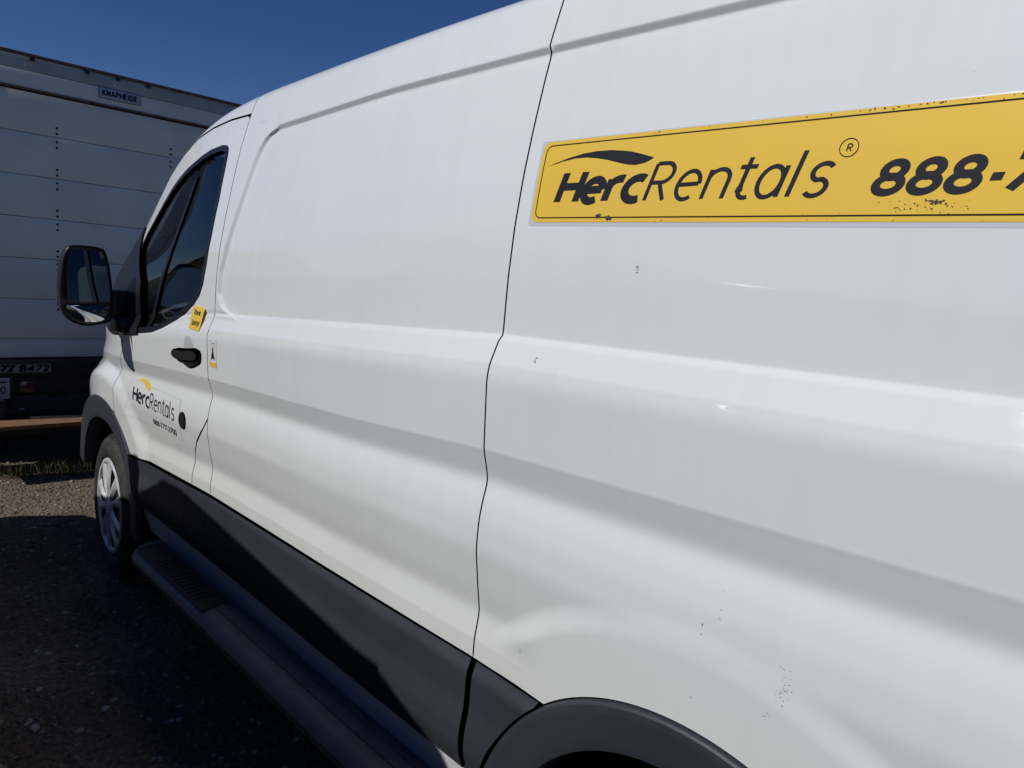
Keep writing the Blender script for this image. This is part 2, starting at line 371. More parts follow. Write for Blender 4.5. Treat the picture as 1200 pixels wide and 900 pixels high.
# ------------------------------------------------------------------ stroke lettering
def arc(cx, cy, rx, ry, a0, a1, n=14): return [(cx+rx*math.cos(math.radians(a0+(a1-a0)*i/n)), cy+ry*math.sin(math.radians(a0+(a1-a0)*i/n))) for i in range(n+1)]
XH = .77
GL = {
 'H': (.72, [[(0, 0), (0, 1)], [(.60, 0), (.60, 1)], [(0, .52), (.60, .52)]]),
 'e': (.66, [[(.02, .40), (.53, .42)] , arc(.275, XH/2, .27, XH/2, 5, 305, 24)]),
 'r': (.44, [[(0, 0), (0, XH)], arc(.30, XH-.30, .30, .30, 180, 78, 10)]),
 'c': (.62, [arc(.31, XH/2, .31, XH/2, 62, 298, 24)]),
 'R': (.68, [[(0, 0), (0, 1)], [(0, 1), (.26, 1)]+arc(.27, .74, .25, .26, 90, -90, 14)+[(0, .48)], [(.24, .48), (.50, 0)]]),
 'n': (.62, [[(0, 0), (0, XH)], arc(.245, XH-.26, .245, .26, 180, 0, 14)+[(.49, 0)]]),
 't': (.42, [[(.13, 1.0), (.13, .17)]+arc(.29, .17, .16, .17, 180, 300, 8), [(-.04, XH), (.34, XH)]]),
 'a': (.66, [arc(.25, XH/2, .25, XH/2, 0, 360, 26), [(.50, 0), (.50, XH)]]),
 'l': (.22, [[(0, 0), (0, 1.07)]]),
 's': (.52, [arc(.22, XH*.74, .19, XH*.26, 35, 250, 14)+arc(.20, XH*.26, .20, XH*.26, 75, -145, 16)]),
 'S': (.62, [arc(.27, .75, .24, .25, 35, 250, 14)+arc(.26, .26, .26, .26, 78, -145, 16)]),
 '8': (.66, [arc(.27, .745, .215, .245, 0, 360, 26), arc(.27, .265, .265, .265, 0, 360, 28)]),
 '7': (.62, [[(0, 1), (.52, 1), (.10, 0)]]),
 '2': (.62, [arc(.25, .73, .24, .27, 160, -30, 16)+[(.02, .0), (.52, .0)]]),
 '0': (.66, [arc(.27, .5, .26, .5, 0, 360, 30)]),
 '-': (.24, [[(0, .42), (.22, .42)]]),
 'T': (.60, [[(0, 1), (.50, 1)], [(.25, 1), (.25, 0)]]),
 'h': (.60, [[(0, 0), (0, 1.05)], arc(.235, XH-.26, .235, .26, 180, 0, 14)+[(.47, 0)]]),
 'i': (.22, [[(0, 0), (0, XH)], [(0, .97), (0, 1.07)]]),
 'k': (.52, [[(0, 0), (0, 1.05)], [(.40, XH), (.02, .34)], [(.14, .45), (.42, 0)]]),
 'f': (.40, [[(.12, 0), (.12, .80)]+arc(.28, .84, .16, .18, 180, 80, 8), [(-.02, .72), (.30, .72)]]),
 'y': (.54, [[(0, XH), (.23, 0)], [(.46, XH), (.16, -.26), (.02, -.28)]]),
 '!': (.26, [[(.06, 1.05), (.06, .30)], [(.06, .12), (.06, 0)]]),
 'K': (.64, [[(0, 0), (0, 1)], [(.50, 1), (.04, .46)], [(.16, .60), (.54, 0)]]),
 'N': (.68, [[(0, 0), (0, 1), (.50, 0), (.50, 1)]]),
 'A': (.68, [[(0, 0), (.27, 1), (.54, 0)], [(.10, .32), (.44, .32)]]),
 'P': (.60, [[(0, 0), (0, 1)], [(0, 1), (.24, 1)]+arc(.24, .74, .22, .26, 90, -90, 12)+[(0, .48)]]),
 'E': (.56, [[(.44, 0), (0, 0), (0, 1), (.44, 1)], [(0, .52), (.38, .52)]]),
 'I': (.24, [[(0, 0), (0, 1)]]),
 'D': (.66, [[(0, 0), (0, 1), (.18, 1)]+arc(.20, .5, .30, .5, 90, -90, 16)+[(0, 0)]]),
 'B': (.62, [[(0, 0), (0, 1), (.22, 1)]+arc(.22, .77, .20, .23, 90, -90, 10)+[(.02, .54)], [(.22, .54)]+arc(.22, .27, .25, .27, 90, -90, 12)+[(0, 0)]]),
 'Z': (.60, [[(0, 1), (.50, 1), (0, 0), (.50, 0)]]),
 '4': (.64, [[(.40, 0), (.40, 1), (.0, .30), (.54, .30)]]),
 '.': (.24, [[(.06, 0), (.06, .12)]]),
 ' ': (.34, []),
}
def ribbon(pl, w, maxseg):
    closed = len(pl) > 3 and math.hypot(pl[0][0]-pl[-1][0], pl[0][1]-pl[-1][1]) < 1e-6
    p = resample(pl, maxseg, closed=False)
    d = p[1:]-p[:-1]; d /= np.maximum(np.linalg.norm(d, axis=1, keepdims=True), 1e-9); n = np.stack([-d[:, 1], d[:, 0]], 1)
    if closed: m0 = n[-1]+n[0]; na = np.vstack([m0, n[1:]+n[:-1], m0])
    else: na = np.vstack([n[0]*2, n[1:]+n[:-1], n[-1]*2])
    l = np.linalg.norm(na, axis=1, keepdims=True); u = na/np.maximum(l, 1e-6); sc = np.minimum(2/np.maximum(l, .6), 1.8)
    return p+u*sc*w/2, p-u*sc*w/2
def text_strokes(s, h, wt, slant=0.0, track=0.0, wide=1.0):
    """list of (left edge pts, right edge pts), and the advance; units of metres, x to the right"""
    x = 0; out = []
    for ch in s:
        adv, st = GL[ch]
        for pl in st:
            if len(pl) < 2: continue
            H_ = max(bb for pp in st for _, bb in pp)
            q = [(a*wide, (wt/2+bb*(H_-wt)/H_) if ch not in '-.' else bb) for a, bb in pl]
            A, B = ribbon(q, wt, .16)
            for E_ in (A, B):
                E_[:, 0] += x+wt/2; E_[:, 0] += E_[:, 1]*slant
            out.append((A*h, B*h))
        x += (adv+track)*wide+wt*.55
    return out, x*h
def strokes_mesh(name, strokes, mapf, m, parent, off=.0014):
    V, F = [], []; k = 0
    for (A, B) in strokes:
        o = off+.00004*(k % 5); k += 1; n = len(A); b = len(V)
        PA, PB = mapf(A, o), mapf(B, o)
        V += list(PA)+list(PB)
        F += [(b+i, b+i+1, b+n+i+1, b+n+i) for i in range(n-1)]
    return mesh_obj(name, V, F, m, parent)
def side_map(Y0, z0):
    return lambda P, o: surf(Y0-P[:, 0], z0+P[:, 1], np.full(len(P), o))
def outline_ribbon(loop, w):
    p = resample(loop, .02); p = np.vstack([p, p[:1]]); return [ribbon([tuple(q) for q in p], w, 1.0)]
def ymap(P, o): return surf(P[:, 0], P[:, 1], np.full(len(P), o))
def flat_poly(name, loop, m, parent, off, step=.01, sf=surf, dw=.008):
    return panel(name, loop, m, parent, off=off, inset=0, dy=.02, dw=dw, step=step, lip=0, sf=sf)

# ------------------------------------------------------------------ the van
van = empty('cargo_van', (0, 0, GZ)); VP = van
tag(van, 'white cargo van with yellow fleet decal, grey lower cladding and running board, filling the foreground', 'van')
class _P: pass
BODY = empty('body_frame'); bpy.data.objects.remove(BODY)
# keep world coordinates in the meshes: parts cancel the empty's height
def vfix():
    for o in van.children: o.location.z -= GZ

YR = -.60
AR, AF = (.50, .329), (3.60, .31)
def fm(Y): return float(np.interp(Y, YK, FM))
# rear quarter panel
a_end = math.degrees(math.asin((fm(.82)-AR[1])/.48))
rq = [(1.025, fm(1.0)), (1.025, wend(1.0))] + [(y, wend(y)) for y in (.6, .2, -.2, YR)] + [(YR, .69), (.5-.48*math.cos(math.radians(a_end)), .692)]
rq += circ(AR, .48, 180-a_end, a_end, 40)[1:]
exa = np.array([(AR[0]+r*math.cos(a), AR[1]+r*math.sin(a)) for r in np.arange(.50, .70, .012) for a in np.arange(.3, 2.9, .02)])
exr = np.array([(np.interp(z, RFZ[::-1], RFY[::-1])+d, z) for z in np.arange(1.29, 1.93, .0025) for d in np.arange(-.018, .019, .0036)])
def crease_pts(y0, y1): return np.array([(y, float(np.interp(y, YK, q))+d) for y in np.arange(y0, y1, .014) for q, o in ((FG, .002), (FA, -.003), (FC, .002), (FA, -.057), (FM, .043)) for d in np.arange(-.012+o, .0125+o, .0021)])
def ring_pts(c, r0, r1): return np.array([(c[0]+r*math.cos(a), c[1]+r*math.sin(a)) for r in np.arange(r0, r1, .006) for a in np.arange(.02, 3.12, .014)])
quarter = panel('rear_quarter_panel', rq, PAINT, VP, extra=np.concatenate([ring_pts(AR, .585, .662), crease_pts(YR, 1.02)]), dy=.02, dw=.006)
side = panel('cargo_side_panel', [(1.025, fm(1.025)), (1.55, fm(1.55)), (2.42, fm(2.42))] + [(2.42, 1.995)] + [(2.42, wend(2.42))] +
             [(y, wend(y)) for y in (2.1, 1.7, 1.3, 1.025)], PAINT, VP, dy=.02, dw=.006, extra=np.concatenate([exr, crease_pts(1.03, 2.42)]))
FZ = [(3.255, 1.160), (3.29, 1.125), (3.315, 1.071), (3.36, 1.015), (3.392, .955), (3.402, .89), (3.395, .785)]
door_ol = [(2.585, fm(2.58)), (2.58, .73), (2.565, .79), (2.53, .84), (2.46, .90), (2.42, .945), (2.42, 1.25), (2.42, 1.960), (2.428, 1.970), (2.445, 1.975),
           (2.59, 1.974), (2.75, 1.963), (2.909, 1.938), (3.05, 1.888), (3.2, 1.81), (3.4, 1.665), (3.55, 1.52), (3.60, 1.40), (3.50, 1.24)] + FZ
a0 = math.degrees(math.atan2(.785-AF[1], 3.395-AF[0])); a1 = 180-math.degrees(math.asin((fm(3.2)-AF[1])/.51))
door_ol += circ(AF, .51, a0, a1, 16)[1:]
win = [(2.513, 1.80), (2.518, 1.845), (2.529, 1.868), (2.550, 1.880), (2.60, 1.885), (2.70, 1.878), (2.78, 1.863), (2.934, 1.824), (3.03, 1.79), (3.115, 1.752), (3.20, 1.70), (3.27, 1.64), (3.32, 1.575), (3.335, 1.52), (3.32, 1.42), (3.28, 1.28), (3.235, 1.18), (3.20, 1.160),
       (3.13, 1.164), (3.04, 1.174), (2.95, 1.187), (2.85, 1.214), (2.75, 1.254), (2.66, 1.293), (2.60, 1.324), (2.555, 1.358), (2.528, 1.40), (2.516, 1.46), (2.508, 1.57), (2.506, 1.70)]
def shrink(l, d):
    p = np.array(l, float)
    if area2(p) < 0: p = p[::-1]
    return [tuple(q) for q in p-outward(p)*d]
door = panel('front_door', door_ol, PAINT, VP, holes=[shrink(win, .006)], dy=.015, dw=.006, step=.01, extra=ring_pts(AF, .59, .69))
pillar = panel('pillar_foot_panel', [(2.42, fm(2.42)), (2.42, .94), (2.46, .895), (2.53, .835), (2.565, .787), (2.58, .727), (2.585, fm(2.58))], PAINT, VP, dy=.02, dw=.008, step=.01)
# fender
fz = FZ
fend = fz + circ(AF, .51, a0, 20, 30)[1:] + [(4.16, .50), (4.45, .55), (4.50, .70), (4.50, .94)] + [(y, float(wtop(y))+.03) for y in (4.4, 4.2, 4.0, 3.9)] + [(3.78, 1.28), (3.60, 1.24), (3.45, 1.20)]
fender = panel('front_fender', fend, PAINT, VP, dy=.015, dw=.008, step=.012, extra=ring_pts(AF, .59, .69))
rail_ol = [(2.42, wend(2.42)), (2.42, 1.979), (2.59, 1.978), (2.75, 1.967), (2.909, 1.942), (3.05, 1.892), (3.2, 1.814), (3.4, 1.669), (3.55, 1.524), (3.64, 1.42)] + [(y, wend(y)) for y in (3.64, 3.5, 3.3, 3.1, 2.9, 2.7, 2.55)]
rail = panel('windscreen_pillar', rail_ol, PAINT, VP, dy=.015, dw=.006, step=.01)
# window trim and glass
trim = panel('window_surround', win, BLACKP, VP, off=.002, inset=0, holes=[shrink(win, .021)], dy=.02, dw=.008, step=.01, lip=.02)
glass = panel('side_window_glass', shrink(win, .015), GLASS, VP, off=-.007, inset=0, dy=.03, dw=.02, step=.02, lip=0)
dv = panel('window_divider', [(2.79, 1.785), (2.815, 1.775), (3.045, 1.19), (3.015, 1.19)], BLACKP, VP, off=-.002, inset=0, dy=.02, dw=.02, step=.02, lip=.01)
sail = panel('mirror_sail_panel', [(3.10, 1.163), (3.17, 1.37), (3.33, 1.515), (3.42, 1.60), (3.58, 1.47), (3.70, 1.34), (3.80, 1.24), (3.72, 1.155), (3.45, 1.13), (3.24, 1.145)], BLACKP, VP, off=.008, inset=0, dy=.02, dw=.01, step=.01, lip=.03)
for o in (quarter, side, door, pillar, fender, rail, trim, glass, dv, sail): mirrored(o, VP)

# matte black sheets added behind the panel gaps to block light
def surf_in(Y, w): return surf(Y, w) + np.array([.014, 0, 0])
back1 = panel('light_block_sheet', [(2.60, .70), (2.60, .95), (2.44, 1.0), (2.44, 2.02), (1.0, 2.04), (.2, 2.04), (YR+.02, 2.04), (YR+.02, .70), (-.03, .70)] + circ(AR, .52, 130, 45, 12) + [(.93, .70)], BLACKM, VP, inset=0, dy=.06, dw=.02, step=.03, lip=0, sf=surf_in)
back2 = panel('light_block_sheet', [(2.39, .70), (2.39, 1.02), (3.24, 1.10), (3.30, 1.10), (3.30, 1.30), (3.5, 1.3), (3.9, 1.08), (4.3, .9), (4.35, .62), (4.07, .62)] + circ(AF, .54, 35, 135, 12) + [(3.2, .70)], BLACKM, VP, inset=0, dy=.06, dw=.02, step=.03, lip=0, sf=surf_in)
back3 = panel('light_block_sheet', [(2.39, 1.0), (2.50, 1.0), (2.49, 1.90), (2.60, 1.91), (2.80, 1.89), (3.0, 1.83), (3.15, 1.77), (3.3, 1.72), (3.5, 1.50), (3.42, 1.6), (3.2, 1.76), (3.0, 1.86), (2.8, 1.92), (2.6, 1.96), (2.39, 1.985)], BLACKM, VP, inset=0, dy=.06, dw=.02, step=.03, lip=0, sf=surf_in)
for o in (back1, back2, back3): mirrored(o, VP)

# roof, windscreen, hood as cross sections between the two side arcs
def top_strip(name, ys, m, crown, x_in=0.0, off=0.0, nx=24):
    V, N, F = [], [], []
    for Y in ys:
        e = surf(Y, wend(Y)-.0) + np.array([x_in, 0, 0]); x0 = e[0]; c = float(np.interp(Y, [-.6, 2.4, 2.9, 3.6, 4.1, 4.5], crown))
        for i in range(nx+1):
            t = i/nx; x = x0+(2.0-2*x0)*t; u = 2*t-1
            V.append((x, Y, e[2]+off+c*(1-abs(u)**2.6)))
    n = nx+1
    for j in range(len(ys)-1):
        for i in range(nx): F.append((j*n+i, j*n+i+1, (j+1)*n+i+1, (j+1)*n+i))
    return mesh_obj(name, V, F, m, VP, smooth=True)
CR = (.055, .055, .075, .13, .14, .12)
roof = top_strip('roof', list(np.linspace(YR, 2.62, 40)), PAINT, CR)
wind = top_strip('windscreen_glass', list(np.linspace(2.62, 3.78, 30)), GLASS, CR, x_in=.03, off=-.004)
hood = top_strip('hood', list(np.linspace(3.76, 4.5, 24)), PAINT, CR)
# front fascia
bm = bmesh.new()
pts = []
for (z, y, xe) in ((1.08, 4.50, .50), (.95, 4.53, .46), (.75, 4.55, .45), (.50, 4.56, .45), (.35, 4.54, .45), (.22, 4.48, .48)):
    pts.append([bm.verts.new((xe-.02+(2-2*xe+.04)*t, y+.07*(1-(2*t-1)**2), z)) for t in np.linspace(0, 1, 13)])
for a, b in zip(pts, pts[1:]):
    for i in range(12): bm.faces.new((a[i], a[i+1], b[i+1], b[i]))
bm_obj('front_fascia', bm, GREYP, VP, smooth=60)
for sx in (0, 1):
    bm = bmesh.new(); box(bm, (.50, 4.48, .80), (.80, 4.58, 1.0), .02); h = bm_obj('headlight', bm, mat('headlight_lens', (.6, .62, .65), .1, coat=1), VP, smooth=50)
    if sx: h.scale.x = -1; h.location.x = 2.0
boxo('grille', (.84, 4.57, .72), (1.16, 4.62, .98), BLACKP, VP)
# rear face with doors and lamps
bm = bmesh.new()
ring = [surf(YR, w) for w in np.linspace(.45, wend(YR), 40)]
ring = [tuple(p) for p in ring]; full = [(p[0], p[2]) for p in ring] + [(2-p[0], p[2]) for p in ring[::-1]]
prism(bm, full, YR+.003, YR-.03, axis=1, scale_b=.985)
rear = bm_obj('rear_body_face', bm, PAINT, VP)
for s in (0, 1):
    boxo('rear_door', (.10+.905*s, YR-.052, .52), (.995+.905*s, YR-.032, 1.98), PAINT, VP, .008)
    boxo('rear_lamp', (.02+1.87*s, YR-.055, 1.05), (.09+1.87*s, YR-.032, 1.45), mat('red_lamp_lens', (.35, .01, .01), .15, coat=1), VP, .01)
boxo('rear_bumper', (.02, YR-.16, .34), (1.98, YR-.035, .50), GREYP, VP, .02)

# lower grey cladding
def surf_low(Y, w):
    Y = np.asarray(Y, float); w = np.asarray(w, float)
    X = -.004 + .012*sstep(1.3, 2.5, Y) + .31*np.maximum(0, Y-3.5)**2
    bul = -.013*sstep(.70, .655, w) - .009*sstep(.60, .52, w)*(1) + .02*sstep(.50, .42, w)
    X = X - .020*sstep(2.98, 3.2, Y) - .004*sstep(1.0, .84, Y)
    return np.stack([X+bul, Y, w], -1)
def low(name, ol, **k):
    k.setdefault('dy', .03); k.setdefault('dw', .008)
    o = panel(name, ol, GREYP, VP, inset=k.pop('inset', .0012), sf=surf_low, lip=.03, rnd=.0015, step=.015, **k)
    return o
ZL = .436
lc1 = low('lower_cladding', [(1.027, ZL), (1.027, fm(1.03)-.001), (1.55, fm(1.55)-.001), (2.42, fm(2.42)-.001), (2.42, ZL)])
lc2 = low('lower_cladding', [(2.42, ZL), (2.42, fm(2.42)-.001), (2.585, fm(2.58)-.001), (2.60, .55), (2.62, ZL)], inset=.0015)
dcl = [(2.62, ZL), (2.60, .55), (2.585, fm(2.585)-.001)] + [(3.195, fm(3.195)-.001)]
aa = 180-math.degrees(math.asin((fm(3.195)-.003-AF[1])/.512)); ab = 180-math.degrees(math.asin((ZL-AF[1])/.512))
dcl += circ(AF, .512, aa, ab, 10)[1:]
lc3 = low('lower_cladding', dcl, inset=.0015)
lr = [(1.012, .40), (1.012, fm(1)-.001), (.826, fm(.83)-.001)] + circ(AR, .482, a_end-.6, 9, 16)[1:]
lc4 = low('lower_cladding', lr)
lc5 = low('lower_cladding', [(YR, .48), (YR, .685), (.165, .685)] + [(AR[0]-q, AR[1]+r) for q, r in [(.482*math.cos(math.radians(t)), .482*math.sin(math.radians(t))) for t in (46, 38, 30, 20)]])
for o in (lc1, lc2, lc3, lc4, lc5): mirrored(o, VP)
bk = boxo('cladding_backing', (.022, .97, .40), (.04, 3.15, .68), BLACKM, VP, 0); mirrored(bk, VP)
# wheel arch claddings: ring with rolled outer edge, slightly coned face and a deep inner return
def arch(cy, cz, ro, ri, a0_, a1_, proud, tf):
    V, F = [], []; n = 64
    prof = [(ro, .012), (ro-.0008, -.003), (ro-.003, -.008), (ro-.007, -.0105), (ro-.018, -.0115), (ro-.022, -.0112), (ri+.030, -.0055), (ri+.012, -.0035), (ri+.004, -.001), (ri+.001, .005), (ri, .02), (ri+.004, .12)]
    for i in range(n+1):
        a = math.radians(a0_+(a1_-a0_)*i/n)
        for (r, x) in prof:
            Y = cy+r*math.cos(a); z = cz+r*math.sin(a)
            V.append((x+tf(cy+max(r, ri)*math.cos(a))-proud, Y, z))
    k = len(prof)
    for i in range(n):
        for j in range(k-1): F.append((i*k+j, (i+1)*k+j, (i+1)*k+j+1, i*k+j+1))
    o = mesh_obj('wheel_arch_cladding', V, F, GREYP, VP, smooth=True); o.data.set_sharp_from_angle(angle=math.radians(22)); mirrored(o, VP); return o
arch(AR[0], AR[1], .4790, .385, 5, 178, .013, lambda y: 0.0)
arch(AF[0], AF[1], .5145, .405, 14, 182, .018, lambda y: .010+.23*max(0, y-3.65)**2)
# wheel wells
for cy, cz, r in ((AR[0], AR[1], .40), (AF[0], AF[1], .42)):
    bm = bmesh.new(); a = []
    for x in (.06, .42):
        a.append([bm.verts.new((x, cy+r*math.cos(t), cz+r*math.sin(t))) for t in np.linspace(.12, math.pi-.02, 33)])
    for i in range(32): bm.faces.new((a[0][i], a[0][i+1], a[1][i+1], a[1][i]))
    bm.faces.new(a[1]); w_ = bm_obj('wheel_well_liner', bm, BLACKM, VP, smooth=60); mirrored(w_, VP)
# sill below the cladding (body colour)
def surf_sill(Y, w):
    Y = np.asarray(Y, float); w = np.asarray(w, float); return np.stack([.004+.02*(.436-w)/.1+.008*sstep(1.3, 2.5, Y), Y, w], -1)
sl_ = panel('sill', [(.985, .332), (.985, .434), (3.02, .434), (3.10, .445), (3.13, .42), (3.06, .332)], PAINT, VP, inset=0, dy=.05, dw=.02, step=.02, lip=.05, rnd=.006, sf=surf_sill); mirrored(sl_, VP)
boxo('underbody', (.08, -.45, .20), (1.92, 3.1, .36), BLACKM, VP, .01)
boxo('underbody', (.45, 3.0, .20), (1.55, 4.4, .60), BLACKM, VP, .01)
# running board
def rboard():
    prof = [(.02, .345), (-.018, .368), (-.030, .372), (-.032, .3685), (-.0345, .3685), (-.037, .373), (-.070, .3745), (-.0715, .3705), (-.0745, .3705), (-.076, .3745), (-.108, .372), (-.125, .362), (-.135, .345), (-.132, .322), (-.11, .305), (-.05, .30), (.02, .31)]
    ys = [.95, .955] + list(np.linspace(1.0, 2.72, 30)) + [2.76, 2.80, 2.835, 2.865, 2.885, 2.893]
    V, F = [], []
    for y in ys:
        t = max(0, (y-2.74)/.155); s = math.sqrt(max(0.0, 1-t**2.4)) if t > 0 else 1.0; s = max(s, .02)
        for x, z in prof:
            V.append((.02+(x-.02)*s, y, .338+(z-.338)*(1-.5*t*t)))
    k = len(prof)
    for j in range(len(ys)-1):
        for i in range(k): F.append((j*k+i, j*k+(i+1) % k, (j+1)*k+(i+1) % k, (j+1)*k+i))
    F.append(tuple(range(k))); F.append(tuple((len(ys)-1)*k+i for i in range(k))[::-1])
    bm = bmesh.new(); vs = [bm.verts.new(v) for v in V]
    for f in F: bm.faces.new([vs[i] for i in f])
    return bm_obj('running_board', bm, BOARD, VP, smooth=35)
rb = rboard()
V, F = [], []
ys = np.linspace(2.17, 2.80, 22); xs = np.linspace(-.020, -.117, 12)
for y in ys:
    t = max(0, (y-2.74)/.155); s = 1-.5*t*t
    for x in xs: V.append(((.02+(x-.02)*math.sqrt(max(.0, 1-t**2.4))), y+(.012*math.sin((x+.07)*40) if y < 2.2 else 0), .3775-.055*max(0, -.1-x)*8*.2))
n = len(xs)
for j in range(len(ys)-1):
    for i in range(n-1): F.append((j*n+i, j*n+i+1, (j+1)*n+i+1, (j+1)*n+i))
mesh_obj('step_pad', V, F, PAD, rb)
bm = bmesh.new()
for y in np.arange(2.25, 2.62, .03): box(bm, (-.105, y, .376), (-.035, y+.008, .3805), 0)
o = bm_obj('pad_ribs', bm, PAD, rb)
mirrored(rb, VP)

# ------------------------------------------------------------------ wheels
def wheel(x, y, z, flip=False, parent=None, cover=True, R=.345, rimr=.232, pcol=None):
    par = parent
    bm = bmesh.new()
    pr = [(.21, rimr-.005), (.215, rimr+.02), (.21, R-.05), (.195, R-.018), (.17, R-.002), (.165, R), (.155, R), (.153, R-.008), (.147, R-.008), (.145, R), (.115, R), (.113, R-.008), (.107, R-.008), (.105, R), (.075, R), (.073, R-.008), (.067, R-.008), (.065, R),
          (.045, R-.001), (.02, R-.016), (.008, R-.045), (.004, R-.06), (.0025, R-.061), (.001, R-.075), (.003, rimr+.028), (.009, rimr+.012), (.012, rimr+.012), (.014, rimr)]
    lathe(bm, pr, (x, y, z), 72)
    ty = bm_obj('tyre', bm, RUBBER, None, smooth=40)
    bm = bmesh.new()
    for k in range(60):                      # shoulder tread blocks
        a = 2*math.pi*k/60; c, s = math.cos(a), math.sin(a); r0, r1, hw = R-.028, R+.002, .011
        q = []
        for xx, rr in ((.045, r1), (.017, r0+.012), (.03, r0)):
            for tt in (-hw, hw): q.append(bm.verts.new((x+xx-.001, y+rr*c-tt*s, z+rr*s+tt*c)))
        bm.faces.new((q[0], q[1], q[3], q[2])); bm.faces.new((q[2], q[3], q[5], q[4]))
    tb = bm_obj('tread_blocks', bm, RUBBER, ty); tb['kind'] = 'stuff'
    bm = bmesh.new()
    lathe(bm, [(.20, rimr), (.05, rimr-.01), (.02, rimr+.004), (.012, rimr+.006), (.010, rimr), (.05, rimr-.02), (.06, .06), (.06, .001)], (x, y, z), 48)
    rim = bm_obj('rim', bm, BLACKP if cover else CHROME, ty, smooth=40)
    if cover:
        bm = bmesh.new()
        lathe(bm, [(.018, rimr-.001), (.008, rimr-.004), (.004, rimr-.012), (.006, rimr-.022), (.016, rimr-.030)], (x, y, z), 64)
        lathe(bm, [(.012, .062), (.006, .055), (.002, .040), (.000, .034), (.003, .030), (.001, .001)], (x, y, z), 40)
        for k in range(10):
            a = 2*math.pi*(k+.5)/10 + (.05 if k % 2 else -.05); c, s = math.cos(a), math.sin(a)
            def P(r, t, xx): return bm.verts.new((x+xx, y+r*c-t*s, z+r*s+t*c))
            rs = [(.052, .013, .004), (.10, .017, .000), (.155, .024, .002), (rimr-.022, .036, .008)]
            rows = [(P(r, -w_, xx+.010), P(r, -w_*.35, xx-.001), P(r, w_*.35, xx-.001), P(r, w_, xx+.010)) for r, w_, xx in rs]
            for u, v in zip(rows, rows[1:]):
                for i in range(3): bm.faces.new((u[i], u[i+1], v[i+1], v[i]))
        bm_obj('wheel_cover', bm, CHROME, ty, smooth=30)
    ty.parent = parent
    return ty
def sub_tree_copy(o, parent):
    c = o.copy(); COL.objects.link(c); c.parent = parent
    for ch in list(o.children): sub_tree_copy(ch, c)
    return c
w1 = wheel(.030, 3.60, .275, parent=VP); w1.name = 'wheel'
w2 = sub_tree_copy(w1, VP); w2.location = (0, -3.10, 0)
def steer(o, ang, piv):
    o.rotation_euler.z = ang; o.location = Vector(piv)-Matrix.Rotation(ang, 3, 'Z')@Vector(piv)
for w_ in (w1, w2):
    c = sub_tree_copy(w_, VP); c.scale = (-1, 1, 1); c.location = (2.0, w_.location.y, 0)
steer(w1, math.radians(-3.5), (.03, 3.60, .275)); w1.location.y += .055

# ------------------------------------------------------------------ door fittings
hd = [(2.70, 1.152), (2.705, 1.120), (2.66, 1.115), (2.575, 1.098), (2.48, 1.128), (2.472, 1.165), (2.52, 1.172), (2.60, 1.160)]
def chaik(p, k=2):
    p = np.array(p, float)
    for _ in range(k):
        q = np.roll(p, -1, 0); p = np.stack([p*.8+q*.2, p*.2+q*.8], 1).reshape(-1, 2)
    return [tuple(a) for a in p]
hnd = panel('door_handle', chaik(hd), BLACKP, VP, off=.006, inset=0, dy=.02, dw=.01, step=.008, lip=.014, rnd=.005)
grip = panel('handle_grip', chaik([(2.700, 1.150), (2.704, 1.124), (2.60, 1.124), (2.485, 1.136), (2.476, 1.163), (2.52, 1.169), (2.60, 1.157)]), BLACKP, hnd, off=.018, inset=0, dy=.02, dw=.01, step=.008, lip=.012, rnd=.005)
cup = panel('handle_cup', circ((2.583, 1.172), .040, 0, 180, 14) + [(2.543, 1.15), (2.623, 1.15)], mat('handle_cup_grey', (.5, .5, .5), .5), VP, off=.0008, inset=0, dy=.02, dw=.01, step=.008, lip=0)
plug = panel('round_black_cap', circ((2.642, .894), .030, 0, 350, 20), BLACKP, VP, off=.004, inset=0, dy=.02, dw=.01, step=.01, lip=.006)

# mirror on the driver's door
bm = bmesh.new()
mo = [(-.250, 1.475), (-.232, 1.497), (-.125, 1.497), (-.105, 1.475), (-.085, 1.36), (-.082, 1.215), (-.10, 1.195), (-.17, 1.180), (-.225, 1.195), (-.262, 1.235), (-.270, 1.32), (-.262, 1.42)]
def chaikin(p, k=2):
    p = np.array(p, float)
    for _ in range(k):
        q = np.roll(p, -1, 0); p = np.stack([p*.75+q*.25, p*.25+q*.75], 1).reshape(-1, 2)
    return p
def msh(p): return [(-1+(a+1)*1.019, 1.49+(b-1.49)*1.019) for a, b in p]
mo = [tuple(p) for p in chaikin(msh(mo))]
cx = sum(p[0] for p in mo)/len(mo); cz = sum(p[1] for p in mo)/len(mo)
rings = []
for (d, s) in ((-.006, .955), (-.014, .985), (-.012, 1.0), (.0, 1.01), (.03, 1.0), (.06, .95), (.08, .83), (.092, .6), (.096, .25)):
    rings.append([bm.verts.new((cx+(p[0]-cx)*s, 3.26+d, cz+(p[1]-cz)*s)) for p in mo])
n = len(mo)
for a, b in zip(rings, rings[1:]):
    for k in range(n): bm.faces.new((a[k], a[(k+1) % n], b[(k+1) % n], b[k]))
bm.faces.new(rings[-1]); bm.faces.new(rings[0][::-1])
sm = bm_obj('side_mirror', bm, BLACKP, VP, smooth=50)
